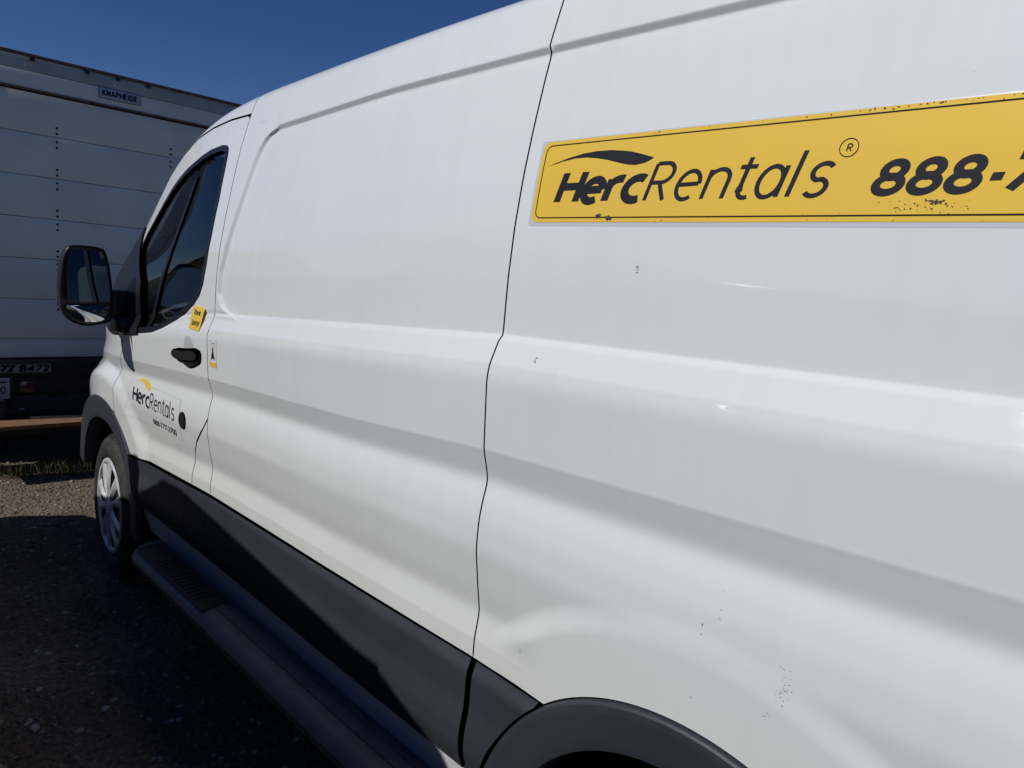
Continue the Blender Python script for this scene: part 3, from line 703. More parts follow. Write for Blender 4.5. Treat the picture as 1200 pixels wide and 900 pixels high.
def mglass(name, ol, nrm, cy, curve=0.0):
    V, F = [], []; P = chaikin(msh(ol)); cc = P.mean(0); n = len(P)
    for s in (1.0, .66, .33):
        for p in P:
            q = cc+(p-cc)*s; dx, dz = q-cc
            V.append((q[0], cy+nrm[0]*dx+nrm[1]*dz - curve*(1-s*s), q[1]))
    V.append((cc[0], cy-curve, cc[1]))
    for j in (0, 1):
        for k in range(n): F.append((j*n+k, j*n+(k+1) % n, (j+1)*n+(k+1) % n, (j+1)*n+k))
    for k in range(n): F.append((2*n+k, 2*n+(k+1) % n, 3*n))
    return mesh_obj(name, V, F, MIRROR, sm, smooth=True)
g1 = [(-.243, 1.468), (-.228, 1.482), (-.130, 1.482), (-.117, 1.468), (-.099, 1.36), (-.096, 1.288), (-.103, 1.280), (-.246, 1.280), (-.252, 1.288), (-.252, 1.40)]
g2 = [(-.253, 1.262), (-.246, 1.268), (-.103, 1.268), (-.097, 1.262), (-.098, 1.222), (-.112, 1.207), (-.17, 1.197), (-.215, 1.208), (-.245, 1.238)]
mglass('mirror_glass', g1, (.15, .08), 3.233, .0)
mglass('wide_angle_mirror', g2, (.10, -.02), 3.238, .012)
bm = bmesh.new(); box(bm, (-.10, 3.275, 1.205), (.05, 3.345, 1.325), .018); box(bm, (-.050, 3.235, 1.145), (.03, 3.36, 1.215), .02)
arm = bm_obj('mirror_arm', bm, BLACKP, VP, smooth=45)
for o in (hnd, cup, sm, arm):
    c = mirrored(o, VP)
    for ch in o.children: q = ch.copy(); COL.objects.link(q); q.parent = c

# ------------------------------------------------------------------ cab interior
boxo('cab_bulkhead', (.14, 2.36, .45), (1.86, 2.40, 1.95), TRIMG, VP, .01)
boxo('cab_floor', (.10, 2.36, .42), (1.90, 3.9, .46), BLACKM, VP, .0)
boxo('dashboard', (.13, 3.30, .80), (1.87, 3.85, 1.14), TRIMG, VP, .05)
for x0 in (.22, 1.24):
    bm = bmesh.new(); box(bm, (x0, 2.50, .98), (x0+.48, 2.62, 1.52), .045); box(bm, (x0+.02, 2.55, .86), (x0+.46, 3.05, 1.0), .05)
    st = bm_obj('seat', bm, SEAT, VP, smooth=50)
    boxo('headrest', (x0+.12, 2.50, 1.55), (x0+.36, 2.60, 1.72), SEAT, st, .04)
    boxo('seat_base', (x0+.03, 2.60, .46), (x0+.45, 3.0, .86), BLACKM, st, .01)
bm = bmesh.new()
for k in range(32):
    a, b = 2*math.pi*k/32, 2*math.pi*(k+1)/32
    for j in range(8):
        c, d = 2*math.pi*j/8, 2*math.pi*(j+1)/8
        def T(a, c): r = .19+.015*math.cos(c); return bm.verts.new((.46+r*math.cos(a), 3.22+.35*r*math.sin(a)+.015*math.sin(c), 1.15+.9*r*math.sin(a)))
        bm.faces.new((T(a, c), T(b, c), T(b, d), T(a, d)))
bmesh.ops.remove_doubles(bm, verts=bm.verts, dist=1e-5); box(bm, (.30, 3.2, 1.13), (.62, 3.24, 1.17), .01)
bm_obj('steering_wheel', bm, BLACKP, VP, smooth=60)

# ------------------------------------------------------------------ decals on the van
def slanted(loop): return loop
SL = .25
def sh(y, z, zb=1.685): return (y-(z-zb)*0, z)
fr = rrect(-.95+.43, .9835, 1.609, 1.7625, .016)
film = flat_poly('clear_film_border', rrect(-.53, .9895, 1.602, 1.7645, .004), FILM, VP, .0003)
dec = flat_poly('fleet_decal', fr, YELLOW, VP, .0008); dec['label'] = 'long yellow rental decal with black lettering'
line = strokes_mesh('decal_border_line', outline_ribbon(rrect(-.51, .9740, 1.6175, 1.7545, .013, 8), .0021), ymap, INKB, dec, .0012)
t1, adv = text_strokes('Herc', .0668, .205, SL, track=-.055, wide=.98)
t1 = [(A*(.200/adv*1, 1), B*(.200/adv*1, 1)) for A, B in t1]
strokes_mesh('decal_word', t1, side_map(.934, 1.6400), INK, dec)
t2, adv = text_strokes('Rentals', .0668, .095, SL, track=.03, wide=.98)
t2 = [(A*(.313/adv, 1), B*(.313/adv, 1)) for A, B in t2]
strokes_mesh('decal_word', t2, side_map(.731, 1.6425), INK, dec)
t3, adv = text_strokes('888-777-2700', .0495, .195, SL, track=.0, wide=1.0)
kk = (.367-.238)/(3*(.66+.195*.55)*.0495)
t3 = [(A*(kk, 1), B*(kk, 1)) for A, B in t3]
strokes_mesh('decal_number', t3, side_map(.3685, 1.6425), INK, dec)
reg = [ribbon(arc(0, 0, .0125, .0125, 0, 360, 28), .0012, 1)]
tr_, _a = text_strokes('R', .0115, .14, .12); reg += [(A+(-.0035, -.0058), B+(-.0035, -.0058)) for A, B in tr_]
strokes_mesh('registered_mark', reg, side_map(.403, 1.7105), INKB, dec)
sw = [(.962, 1.7149), (.940, 1.7215), (.915, 1.7278), (.88, 1.7342), (.85, 1.7366), (.817, 1.7362), (.79, 1.7335), (.77, 1.7302), (.745, 1.7240), (.722, 1.7174), (.730, 1.7128), (.740, 1.7092), (.758, 1.7068), (.775, 1.7085), (.793, 1.7125), (.82, 1.7192), (.846, 1.7240), (.872, 1.7268), (.897, 1.7268), (.93, 1.7222)]
flat_poly('decal_swoosh', sw, INK, dec, .0014, step=.004)
def specks(name, n, cfun, size, m, parent, off):
    V, F = [], []
    for _ in range(n):
        y, z = cfun(); s = size*random.uniform(.25, 1.0)**1.5; k = random.randint(4, 7); b = len(V); el_ = random.uniform(.8, 2.6); ph = random.uniform(-.35, .35)
        P = []
        for i in range(k):
            a = 2*math.pi*i/k; r = s*random.uniform(.5, 1.1); u, v = r*el_*math.cos(a), r*math.sin(a)
            P.append((y+u*math.cos(ph)-v*math.sin(ph), z+u*math.sin(ph)+v*math.cos(ph)))
        P = np.array(P); V += list(surf(P[:, 0], P[:, 1], np.full(k, off+random.uniform(0, .0001)))); F.append(tuple(range(b, b+k)))
    o = mesh_obj(name, V, F, m, parent); o['kind'] = 'stuff'; return o
specks('edge_chips', 120, lambda: (random.triangular(-.4, .8, .25), 1.7618-abs(random.gauss(0, .0018))), .0013, CHIP, dec, .0016)
specks('edge_chips', 60, lambda: (random.uniform(-.4, .93), 1.6095+abs(random.gauss(0, .006))), .0009, CHIP, dec, .0016)
specks('edge_chips', 60, lambda: (random.gauss(.28, .035), 1.630+random.gauss(0, .005)), .0010, PEEL, dec, .0016)
specks('edge_chips', 34, lambda: (random.gauss(.285, .007), 1.634+random.gauss(0, .0012)), .0020, PEEL, dec, .0017)
specks('edge_chips', 24, lambda: (random.gauss(.818, .003), 1.6195+random.gauss(0, .0018)), .0026, PEEL, dec, .0017)
specks('edge_chips', 24, lambda: (random.gauss(.795, .003), 1.6160+random.gauss(0, .0015)), .0026, PEEL, dec, .0017)
# scuffs on the paint
def scuffs(cy, cz, sy, sz, n, size, m=SCUFF): return specks('paint_scuffs', n, lambda: (random.gauss(cy, sy), random.gauss(cz, sz)), size, m, quarter, .0004)
DSC = mat('scuff_dark', (.14, .14, .14), .8)
scuffs(.719, 1.534, .0012, .005, 9, .0022); scuffs(.910, 1.350, .0012, .004, 9, .0020); scuffs(.478, 1.014, .001, .005, 8, .0011, DSC); scuffs(.504, .986, .001, .006, 10, .0013, DSC)
scuffs(.366, .955, .005, .012, 34, .0009, DSC); scuffs(.372, .935, .005, .006, 16, .0012); scuffs(.385, .898, .004, .007, 12, .0013); scuffs(.887, .768, .001, .004, 6, .0012)
WSC = mat('bare_white_scratch', (.80, .80, .80), .6)
def marks(cy, cz, sy, sz, n, size, par): return specks('paint_chips', n, lambda: (random.gauss(cy, sy), random.gauss(cz, sz)), size, WSC, par, .0005)
marks(1.185, 1.487, .0015, .0006, 5, .0022, side); marks(1.135, 1.432, .0012, .0022, 6, .0018, side); marks(1.095, 1.452, .0008, .001, 3, .0015, side); marks(.26, 1.80, .03, .0022, 12, .0009, quarter)
scuffs(.475, 1.93, .001, .003, 6, .0010, DSC); scuffs(2.05, 1.15, .01, .02, 6, .0009); scuffs(.62, 1.10, .15, .05, 10, .0006, DSC)
scuffs(.50, 1.2, .35, .25, 40, .0005); scuffs(.509, .864, .001, .002, 4, .0010)

# door decal, stickers
dd = flat_poly('door_decal', [(3.262, .800), (3.215, .962), (2.672, .968), (2.668, .806)], FILMW, VP, .0006); dd['label'] = 'small white rental decal on the front door'
dm = lambda Y0, z0: side_map(Y0, z0)
strokes_mesh('film_outline', outline_ribbon([(3.259, .803), (3.213, .959), (2.675, .965), (2.671, .809)], .0022), ymap, FILM, dd, .0009)
t1, adv = text_strokes('Herc', .066, .17, 0, track=-.03); t1 = [(A*(.205/adv, 1), B*(.205/adv, 1)) for A, B in t1]
strokes_mesh('decal_word', t1, dm(3.185, .873), INK, dd)
t2, adv = text_strokes('Rentals', .066, .10, 0, track=.04); t2 = [(A*(.268/adv, 1), B*(.268/adv, 1)) for A, B in t2]
strokes_mesh('decal_word', t2, dm(2.982, .874), INK, dd)
t3, adv = text_strokes('888-777-2700', .024, .17, 0); t3 = [(A*(.245/adv, 1), B*(.245/adv, 1)) for A, B in t3]
strokes_mesh('decal_number', t3, dm(2.957, .818), INK, dd)
flat_poly('decal_swoosh', [(3.170, .962), (3.13, .972), (3.098, .979), (3.06, .981), (3.02, .974), (2.993, .960), (2.998, .948), (3.014, .942), (3.04, .952), (3.075, .963), (3.11, .967)], YELLOW, dd, .0012, step=.006)
def surf_st(Y, w):
    Y = np.asarray(Y, float); w = np.asarray(w, float); t = (w-1.230)/.096
    a = Fx(Y, np.full_like(w, 1.230)); b = Fx(Y, np.full_like(w, 1.326)); return np.stack([a+(b-a)*t-.0025, Y, w], -1)
s1 = panel('safety_sticker', rrect(2.492, 2.592, 1.238, 1.318, .008), YELLOW, VP, off=0, inset=0, dy=.02, dw=.008, step=.006, lip=0, sf=surf_st)
for tx, zz, ln in (('Think', 1.287, .062), ('Safety!', 1.252, .072)):
    t, adv = text_strokes(tx, .020, .16, 0); t = [(A*(ln/adv, 1), B*(ln/adv, 1)) for A, B in t]
    strokes_mesh('sticker_word', t, (lambda z_: (lambda P, o: surf_st(2.576-P[:, 0], z_+P[:, 1])-np.array([.0006+o*.1, 0, 0])))(zz), INK, s1)
s2 = flat_poly('warning_sticker', rrect(2.345, 2.402, 1.128, 1.224, .003), FILMW, VP, .0008, step=.006)
flat_poly('sticker_band', rrect(2.347, 2.400, 1.130, 1.146, .002), YELLOW, s2, .0012, step=.006)
flat_poly('sticker_figure', [(2.388, 1.152), (2.384, 1.170), (2.379, 1.176), (2.376, 1.194), (2.372, 1.198), (2.368, 1.194), (2.366, 1.176), (2.362, 1.168), (2.358, 1.152), (2.370, 1.160)], INK, s2, .0012, step=.004)
specks('sticker_print', 26, lambda: (random.uniform(2.353, 2.394), random.uniform(1.155, 1.216)), .0022, YELLOW, s2, .0013)
specks('sticker_print', 16, lambda: (random.uniform(2.353, 2.394), random.uniform(1.20, 1.218)), .0018, INK, s2, .0014)
vfix()

# ------------------------------------------------------------------ box truck ahead
TWHITE = mat('truck_white_panel', (.70, .72, .66), .6, noise=.12, nscale=2.5, spec=.25, dark=(.60, .62, .56))
TRAIL = mat('truck_rail_aluminium', (.40, .44, .43), .5, noise=.25, nscale=5)
TCAP = mat('truck_top_cap_rusty', (.15, .12, .11), .7, noise=.5, nscale=20, dark=(.10, .055, .035))
TDARK = mat('truck_chassis_black', (.010, .010, .011), .6, noise=.4, nscale=10, dark=(.02, .018, .016))
RUST = mat('rusty_steel', (.22, .115, .058), .85, noise=.5, nscale=9, dark=(.19, .09, .045), bump=.4)
truck = empty('box_truck', (.73, 5.9, GZ)); tag(truck, 'white box truck with ribbed roll-up rear door and rusty tail platform, beyond the van', 'truck')
TP = []
def tbox(name, lo, hi, m, bev=.004, parent=None):
    o = boxo(name, lo, hi, m, parent or truck, bev)
    if parent is None: TP.append(o)
    return o
X0, X1, Y0 = -.50, 1.96, 5.90
tbox('box_side', (X0, Y0+.06, .69), (X0+.04, Y0+4.6, 2.66), TWHITE); tbox('box_side', (X1-.04, Y0+.06, .69), (X1, Y0+4.6, 2.66), TWHITE)
tbox('box_front_wall', (X0+.045, Y0+4.5, .69), (X1-.045, Y0+4.6, 2.66), TWHITE)
tbox('box_roof', (X0, Y0+.06, 2.662), (X1, Y0+4.6, 2.70), TRAIL)
tbox('box_floor', (X0+.045, Y0+.06, .62), (X1-.045, Y0+4.49, .69), TDARK)
tbox('corner_post', (X0, Y0-.002, .68), (X0+.10, Y0+.055, 2.62), TWHITE); tbox('corner_post', (X1-.10, Y0-.002, .68), (X1, Y0+.055, 2.62), TWHITE)
tbox('top_rail', (X0, Y0-.006, 2.625), (X1, Y0+.055, 2.712), TRAIL)
tbox('top_cap', (X0-.01, Y0-.02, 2.714), (X1+.01, Y0+.08, 2.732), TCAP, .003)
hdr = tbox('door_header', (X0+.102, Y0-.004, 2.512), (X1-.102, Y0+.05, 2.623), TWHITE)
tbox('header_drip_edge', (X0+.102, Y0-.016, 2.500), (X1-.102, Y0+.03, 2.510), TCAP, .002)
js = [2.492, 2.225, 1.945, 1.665, 1.385, 1.105, .825, .692]
for a, b in zip(js, js[1:]):
    tbox('roll_door_panel', (X0+.106, Y0+.014, b+.0016), (X1-.106, Y0+.045, a-.0016), TWHITE, .003)
tbox('roll_door_backing', (X0+.106, Y0+.047, .69), (X1-.106, Y0+.058, 2.50), TDARK, 0)
bm = bmesh.new()
for xc in (.345, 1.10, -.15, 1.62):
    for zj in js[1:6]:
        for dz in (.062, .024, -.030, -.070):
            r = bmesh.ops.create_uvsphere(bm, u_segments=8, v_segments=5, radius=.0085)
            for v in r['verts']: v.co = Vector((v.co.x+xc, v.co.y*.6+Y0+.012, v.co.z+zj+dz))
o = bm_obj('hinge_bolts', bm, TDARK, truck, smooth=60); o['kind'] = 'stuff'; TP.append(o)
for x in (.524, .722, .925, .20): tbox('marker_lamp_socket', (x-.014, Y0-.022, 2.688), (x+.014, Y0-.0065, 2.712), BLACKP)
for x, z in ((.16, 2.655), (.70, 2.655), (1.27, 2.60)): tbox('rail_rivet', (x-.006, Y0-.012, z-.006), (x+.006, Y0-.0065, z+.006), FILMW, .002)
# maker's badge
def surf_truck(Y, w):      # flat rear face: 'Y' here is X across the truck
    return np.stack([np.asarray(Y, float), np.full(np.shape(Y), Y0-.005), np.asarray(w, float)], -1)
BADGE = mat('badge_blue_grey', (.20, .26, .36), .35, coat=.5); NAVY = mat('badge_navy', (.006, .012, .055), .4); BADGEL = mat('badge_pale', (.40, .46, .54), .35)
bd = tbox('maker_badge', (.597, Y0-.010, 2.549), (.876, Y0-.005, 2.628), BADGE, .006)
bl = tbox('badge_plate', (.607, Y0-.0125, 2.557), (.866, Y0-.0105, 2.620), BADGEL, .001, parent=bd)
tk, adv = text_strokes('KNAPHEIDE', .046, .22, 0, wide=.72); tk = [(A*(.238/adv, 1), B*(.238/adv, 1)) for A, B in tk]
def truck_map(x0, z0, y): return lambda P, o: np.stack([x0+P[:, 0], np.full(len(P), y)-o, z0+P[:, 1]], -1)
strokes_mesh('badge_word', tk, truck_map(.618, 2.566, Y0-.0125), NAVY, bd)
# rear sill, lamps, tape and plate
sillr = tbox('rear_sill', (X0, Y0-.01, .555), (X1, Y0+.10, .685), TDARK, .006)
tp = tbox('marking_tape', (-.02, Y0-.0125, .590), (.292, Y0-.0105, .648), mat('faded_tape', (.34, .35, .36), .5, noise=.6, nscale=60, dark=(.10, .10, .11)), 0)
tt, adv = text_strokes('7Z B472', .050, .22, .1); tt = [(A*(.295/adv, 1), B*(.295/adv, 1)) for A, B in tt]
strokes_mesh('tape_lettering', tt, truck_map(-.012, .594, Y0-.0127), BLACKM, tp, .0005)
pl = tbox('licence_plate', (-.22, Y0-.020, .41), (.045, Y0-.012, .558), mat('plate_white', (.50, .47, .49), .4, coat=.4), .004)
PLI = mat('plate_print_maroon', (.10, .03, .08), .5)
tt, adv = text_strokes('472 B70', .055, .18, 0); tt = [(A*(.23/adv, 1), B*(.23/adv, 1)) for A, B in tt]
strokes_mesh('plate_number', tt, truck_map(-.205, .445, Y0-.020), PLI, pl, .0006)
boxo('plate_stripe', (-.20, Y0-.0215, .522), (.03, Y0-.0205, .534), PLI, pl, 0)
tbox('plate_bracket', (-.24, Y0-.010, .36), (.07, Y0+.10, .553), TDARK)
tbox('chassis_rail', (.30, Y0+.02, .40), (.40, Y0+6.2, .60), TDARK); tbox('chassis_rail', (1.06, Y0+.02, .40), (1.16, Y0+6.2, .60), TDARK)
for x in (.10, .62, .84, 1.36): tbox('tail_lamp', (x, Y0-.006, .44), (x+.10, Y0+.02, .53), mat('dull_lamp', (.05, .012, .01), .3, coat=1), .01)
tbox('added_shade_skirt', (X0, Y0+.12, .02), (X0+.03, Y0+2.2, .61), TDARK); tbox('added_shade_skirt', (X1-.03, Y0+.12, .02), (X1, Y0+2.2, .61), TDARK)  # unseen skirts added to keep sun off the ground under the box
tbox('lamp_bar', (.08, Y0+.022, .42), (1.50, Y0+.05, .551), TDARK)
tbox('tail_lamp', (.085, Y0-.10, .345), (.115, Y0-.08, .352), mat('bare_bolt', (.6, .6, .6), .4), .002)
# tail platform; back edge slanted to draw the sun's wedge into the outline
bm = bmesh.new()
A_ = [(-.36, 5.36), (1.75, 5.36), (1.75, 5.42), (.6, 5.47), (-.36, 5.61)]
lo_ = [bm.verts.new((x, y, .300)) for x, y in A_]; hi_ = [bm.verts.new((x, y, .325)) for x, y in A_]; bm.faces.new(lo_[::-1]); bm.faces.new(hi_)
for k in range(5): bm.faces.new((lo_[k], lo_[(k+1) % 5], hi_[(k+1) % 5], hi_[k]))
TP.append(bm_obj('tail_platform', bm, RUST, truck))
tbox('added_shade_beam', (-.95, 5.63, .20), (1.75, 5.90, .295), TDARK, .004)  # added dark beam: stands for the shaded plate and shades the ground
for x in (-.1, 1.45): tbox('platform_arm', (x, 5.62, .22), (x+.07, 6.3, .45), TDARK)
for x in (-.36, 1.38):
    for y in (Y0+.9,):
        w_ = wheel(x, y, .40, parent=None, cover=False, R=.47, rimr=.28); w_.name = 'wheel'; w_.parent = truck; TP.append(w_)
        tbox('mud_flap', (x-.02, Y0+.35, .05), (x+.30, Y0+.36, .55), TDARK, .0)
for x in (-.30, 1.50):
    w_ = wheel(x, Y0+5.7, .40, parent=None, cover=False, R=.47, rimr=.28); w_.name = 'wheel'; w_.parent = truck; TP.append(w_)
bm = bmesh.new(); prism(bm, [(Y0+4.75, .45), (Y0+4.75, 2.2), (Y0+5.1, 2.28), (Y0+5.7, 2.2), (Y0+6.15, 1.5), (Y0+6.9, 1.35), (Y0+7.0, .45)], -.25, 1.71, 0, bev=.05)
TP.append(bm_obj('cab', bm, TWHITE, truck, smooth=40))
tbox('cab_window', (-.262, Y0+5.1, 1.5), (-.252, Y0+5.9, 2.05), BLACKP); tbox('cab_windscreen', (-.1, Y0+5.95, 1.56), (1.56, Y0+6.08, 1.66), BLACKP)
for o in TP: o.location = (-.73, -5.9, -GZ)

# ------------------------------------------------------------------ pickup parked alongside (behind the photographer's shoulder)
PBL = mat('pickup_dark_paint', (.02, .022, .03), .3, coat=1.0, coat_r=.03)
pk = empty('pickup_truck', (-2.2, 2.0, GZ)); tag(pk, 'dark crew cab pickup parked alongside the white van, outside the left edge', 'pickup'); PK = []
PX = -1.17
def loft_x(bm, secs):
    """secs: list of (x, outline[(y,z)...]) all same length"""
    R = [[bm.verts.new((x, y, z)) for y, z in ol] for x, ol in secs]
    n = len(R[0])
    for a, b in zip(R, R[1:]):
        for k in range(n): bm.faces.new((a[k], a[(k+1) % n], b[(k+1) % n], b[k]))
    bm.faces.new(R[0][::-1]); bm.faces.new(R[-1])
def body_ol(top):
    return [(-1.35, .50), (-1.35, 1.22), (-1.32, 1.25), (1.20, 1.25), (1.25, 1.36+top), (3.15, 1.56+top), (3.6, 1.47+top), (4.60, 1.25+top), (4.84, 1.13+top), (4.93, .90), (4.93, .45), (4.6, .30), (1.0, .30), (-1.2, .35)]
bm = bmesh.new()
loft_x(bm, [(PX, body_ol(-.03)), (PX-.03, body_ol(.05)), (PX-.14, body_ol(.09)), (PX-.95, body_ol(.11)), (PX-1.76, body_ol(.09)), (PX-1.87, body_ol(.05)), (PX-1.90, body_ol(-.03))])
PK.append(bm_obj('body', bm, PBL, pk, smooth=35))
def cab_ol(d): return [(1.26+d, 1.15), (1.285+d, 1.60), (1.305+d, 1.68), (1.345+d, 1.735-d*.4), (1.44+d, 1.772-d*.4), (1.62+d, 1.795-d*.4), (3.0-d, 1.90-d*.4), (3.18-d, 1.85), (3.62-d, 1.60), (3.68-d, 1.15)]
bm = bmesh.new(); loft_x(bm, [(PX-.05, [(y, min(z, 1.40)) for y, z in cab_ol(.0)]), (PX-.17, cab_ol(.10)), (PX-.24, cab_ol(.03)), (PX-.95, cab_ol(0)), (PX-1.66, cab_ol(.03)), (PX-1.73, cab_ol(.10)), (PX-1.85, [(y, min(z, 1.40)) for y, z in cab_ol(.0)])])
PK.append(bm_obj('cab', bm, PBL, pk, smooth=35))
for s in (0, 1):
    for yy in ((1.50, 2.18), (2.26, 2.95)):
        bm = bmesh.new(); xo = PX-.092 if not s else PX-1.808; sx = 1 if not s else -1
        q = [bm.verts.new((xo+.042*sx+.006*sx, yy[0]+.03, 1.45)), bm.verts.new((xo+.042*sx+.006*sx, yy[1]+.10*(yy[0] > 2), 1.45)), bm.verts.new((xo-.050*sx+.006*sx, yy[1]-.05, 1.72)), bm.verts.new((xo-.050*sx+.006*sx, yy[0]+.06, 1.72))]
        bm.faces.new(q); PK.append(bm_obj('side_window', bm, BLACKP, pk))
    x = PX+.0 if not s else PX-1.90
    bm = bmesh.new(); box(bm, (PX+.03 if not s else PX-2.09, 3.26, 1.42), (PX+.19 if not s else PX-1.93, 3.36, 1.56), .03); box(bm, (PX-.08 if not s else PX-1.95, 3.28, 1.45), (PX+.05 if not s else PX-1.82, 3.33, 1.49), .01)
    PK.append(bm_obj('side_mirror', bm, BLACKP, pk, smooth=50))
for x in (PX-.24, PX-1.88):
    for y in (-.35, 3.95):
        w_ = wheel(x, y, .33, parent=pk, cover=False, R=.40, rimr=.24); w_.name = 'wheel'; PK.append(w_)
for s in (0, 1):
    o = boxo('headlight', (PX-.45-1.05*s, 4.90, .80), (PX-.10-1.1*s, 4.945, 1.0), FILMW, pk, .02); PK.append(o)
PK.append(boxo('front_bumper', (PX-1.88, 4.90, .40), (PX-.02, 5.02, .62), CHROME, pk, .03)); PK.append(boxo('grille', (PX-1.38, 4.91, .66), (PX-.52, 4.95, 1.02), BLACKP, pk, .02))
PK.append(boxo('rear_bumper', (PX-1.88, -1.45, .42), (PX-.02, -1.35, .60), CHROME, pk, .03))
for o in PK: o.location = (2.2, -2.0, -GZ)

# ------------------------------------------------------------------ ground, pebbles, weeds
def gh(x, y):
    return .012*np.sin(x*1.7+.3*y)*np.cos(y*1.1) + .006*np.sin(x*5.1+y*3.7)
xs = np.concatenate([[-1500, -400, -100, -30, -12, -6], np.arange(-3, 3.01, .1), [6, 12, 30, 100, 400, 1500]])
ys = np.concatenate([[-1500, -400, -100, -30, -10, -4], np.arange(-1, 9.01, .1), [12, 18, 30, 60, 150, 400, 1500]])
XX, YY = np.meshgrid(xs, ys); ZZ = GZ+gh(XX, YY)*np.exp(-((np.abs(XX)+np.abs(YY-3))/9)**4)
V = np.stack([XX, YY, ZZ], -1).reshape(-1, 3); n = len(xs); F = [(j*n+i, j*n+i+1, (j+1)*n+i+1, (j+1)*n+i) for j in range(len(ys)-1) for i in range(n-1)]
g = mesh_obj('ground', V, F, GROUND, smooth=True); g['kind'] = 'structure'

def pebble_base(seed, sub=1):
    bm = bmesh.new(); bmesh.ops.create_icosphere(bm, subdivisions=sub, radius=1.0); r = random.Random(seed)
    for v in bm.verts: v.co *= r.uniform(.78, 1.15)
    vs = np.array([v.co[:] for v in bm.verts]); fs = np.array([[v.index for v in f.verts] for f in bm.faces]); bm.free(); return vs, fs
BASES = [pebble_base(i) for i in range(8)]
def pebbles(name, n, area, smin, smax, m, seed, dens=None):
    r = np.random.default_rng(seed); V, F = [], []; b = 0
    x = r.uniform(area[0], area[1], n); y = r.uniform(area[2], area[3], n)
    s = smin+(smax-smin)*r.random(n)**5
    for i in range(n):
        vs, fs = BASES[i % 8]; sc = s[i]*np.array([1.0, r.uniform(.6, 1.0), r.uniform(.45, .7)]); a = r.uniform(0, 6.28); c, q = math.cos(a), math.sin(a)
        p = vs*sc; p = np.stack([p[:, 0]*c-p[:, 1]*q, p[:, 0]*q+p[:, 1]*c, p[:, 2]], 1)+(x[i], y[i], GZ+float(gh(x[i], y[i]))+s[i]*.12)
        V.append(p); F.append(fs+b); b += len(vs)
    V = np.concatenate(V); F = np.concatenate(F)
    me = bpy.data.meshes.new(name); me.vertices.add(len(V)); me.vertices.foreach_set('co', V.ravel()); me.loops.add(F.size); me.loops.foreach_set('vertex_index', F.ravel())
    me.polygons.add(len(F)); me.polygons.foreach_set('loop_start', np.arange(0, F.size, 3)); me.update(calc_edges=True); me.validate(); me.materials.append(m)
    o = link(bpy.data.objects.new(name, me)); o['kind'] = 'stuff'; return o
PEB = mat('pebble_mix', (.21, .17, .135), .9, noise=.6, nscale=11, dark=(.08, .068, .055), spec=.2)
PEBL = mat('pebble_pale', (.42, .40, .37), .85, noise=.4, nscale=9, dark=(.24, .22, .19), spec=.2)
o = pebbles('gravel', 14000, (-1.0, 1.0, 1.4, 6.0), .003, .015, PEB, 1); o['label'] = 'small brown gravel covering the ground'; o['category'] = 'gravel'
o = pebbles('gravel', 3000, (-1.0, 1.0, 1.4, 6.0), .003, .016, PEBL, 2); o['label'] = 'scattered pale pebbles among the brown gravel'; o['category'] = 'gravel'
SL_ = [(-.64, 2.60, .022, 'largest pale rounded stone in the shaded gravel, at the lower left corner'), (-.50, 2.52, .016, 'pale oval stone just right of the largest stone in the lower left'),
 (-.62, 2.38, .013, 'small grey stone nearest the camera at the bottom left edge'), (-.44, 2.75, .012, 'small flat stone midway between the lower left corner and the running board'),
 (-.60, 3.10, .014, 'grey stone alone near the left edge of the shaded gravel'), (-.36, 3.0, .015, 'pale pointed stone lying left of the front end of the running board'),
 (-.50, 3.6, .015, 'farthest stone along the left edge, close to the edge of the shadow'), (-.22, 3.35, .013, 'small stone in the shade beside the front tyre'),
 (-.30, 2.5, .014, 'pale stone below the running board, nearest to it'), (-.66, 2.85, .011, 'smallest stone at the left edge above the largest one')]
for i, (x, y, s, lab) in enumerate(SL_):
    bs = pebble_base(40+i, 2); sc = s*np.array([1.2, .9, .6]); V = bs[0]*sc
    o = mesh_obj('stone', V, [tuple(int(q) for q in f) for f in bs[1]], PEBL, smooth=True); o.location = (x, y, GZ+float(gh(x, y))+s*.3); o.rotation_euler.z = i*1.3
    tag(o, lab, 'stone', 'loose stones in the shade beside the van')
# grass and weeds
GR = mat('dry_grass', (.10, .105, .035), .8, noise=.5, nscale=12, dark=(.20, .15, .07)); WD = mat('weed_leaf', (.11, .14, .045), .7)
def blades(name, n, cfun, hmin, hmax, m):
    V, F = [], []
    for _ in range(n):
        x, y = cfun(); h = random.uniform(hmin, hmax); a = random.uniform(0, 6.28); w_ = random.uniform(.0012, .003); lx, ly = random.gauss(0, .35)*h, random.gauss(0, .35)*h; b = len(V); z0 = GZ+float(gh(x, y))-.004
        dx, dy = math.cos(a)*w_, math.sin(a)*w_
        V += [(x-dx, y-dy, z0), (x+dx, y+dy, z0), (x+dx*.7+lx*.35, y+dy*.7+ly*.35, z0+h*.6), (x-dx*.7+lx*.35, y-dy*.7+ly*.35, z0+h*.6), (x+lx, y+ly, z0+h)]
        F += [(b, b+1, b+2, b+3), (b+3, b+2, b+4)]
    o = mesh_obj(name, V, F, m); o['kind'] = 'stuff'; return o
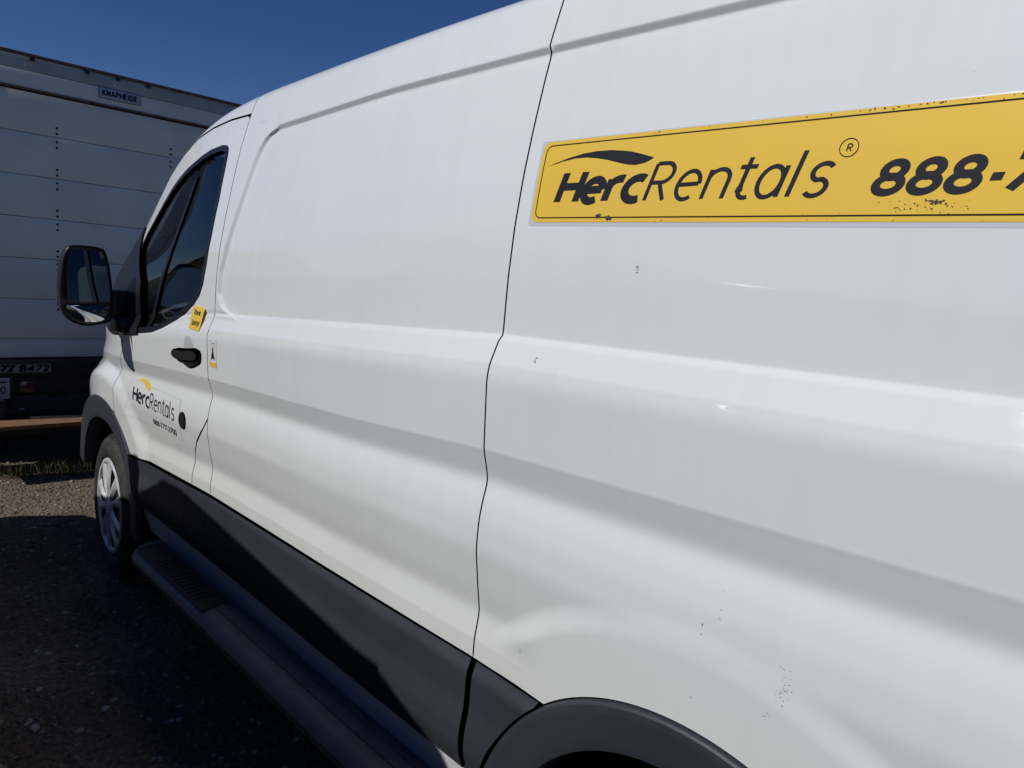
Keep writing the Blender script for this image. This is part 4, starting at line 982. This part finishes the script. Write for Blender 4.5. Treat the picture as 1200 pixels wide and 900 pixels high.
cl = [(.05, 5.52, .10), (.30, 5.50, .10), (.42, 5.45, .08), (.60, 5.5, .12), (-.1, 5.6, .1), (.18, 5.62, .15)]
def gc(): c = random.choice(cl); return random.gauss(c[0], c[2]), random.gauss(c[1], .05)
o = blades('grass', 1100, gc, .02, .10, GR); tag(o, 'sparse dry grass along the shade line under the truck tail', 'grass', kind='stuff')
o = blades('grass', 700, lambda: (random.uniform(-.6, 1.2), random.uniform(4.9, 5.7)), .008, .03, GR); tag(o, 'short dry stubble on the sunlit gravel strip', 'grass', kind='stuff')
wd = bmesh.new()
for k in range(46):
    a = random.uniform(0, 6.28); h = random.uniform(.03, .20); r = random.uniform(.005, .035); L_ = random.uniform(.010, .02)
    c = Vector((.44+r*math.cos(a), 5.40+r*math.sin(a), GZ+h)); d = Vector((math.cos(a), math.sin(a), random.uniform(-.2, .7))).normalized(); s = d.cross(Vector((0, 0, 1))).normalized()*L_*.4
    wd.faces.new([wd.verts.new(c), wd.verts.new(c+d*L_*.5+s), wd.verts.new(c+d*L_), wd.verts.new(c+d*L_*.5-s)])
for k in range(5): box(wd, (.438+k*.003, 5.398, GZ), (.4395+k*.003, 5.4, GZ+.1+.02*k), 0)
weed = bm_obj('weed_plant', wd, WD); tag(weed, 'small pale leafy weed growing at the edge of the truck shadow', 'plant')

# ------------------------------------------------------------------ distant tree line across the yard (seen in reflections)
TL = mat('tree_line', (.035, .05, .025), .95, noise=.5, nscale=.3)
V, F = [], []; n = 180
for i in range(n):
    a = math.pi*2*i/n; R = 150+20*math.sin(a*3); h = 9+3.5*math.sin(a*7+1)+2.5*math.sin(a*23)+random.uniform(-1.2, 1.2)
    for rr, zz in ((R-8, GZ), (R-5, h*.55), (R, h), (R+10, h*.8), (R+16, GZ)): V.append((rr*math.cos(a), rr*math.sin(a), zz))
for i in range(n):
    for j in range(4): F.append((i*5+j, ((i+1) % n)*5+j, ((i+1) % n)*5+j+1, i*5+j+1))
o = mesh_obj('wooded_hills', V, F, TL, smooth=True); o['kind'] = 'structure'
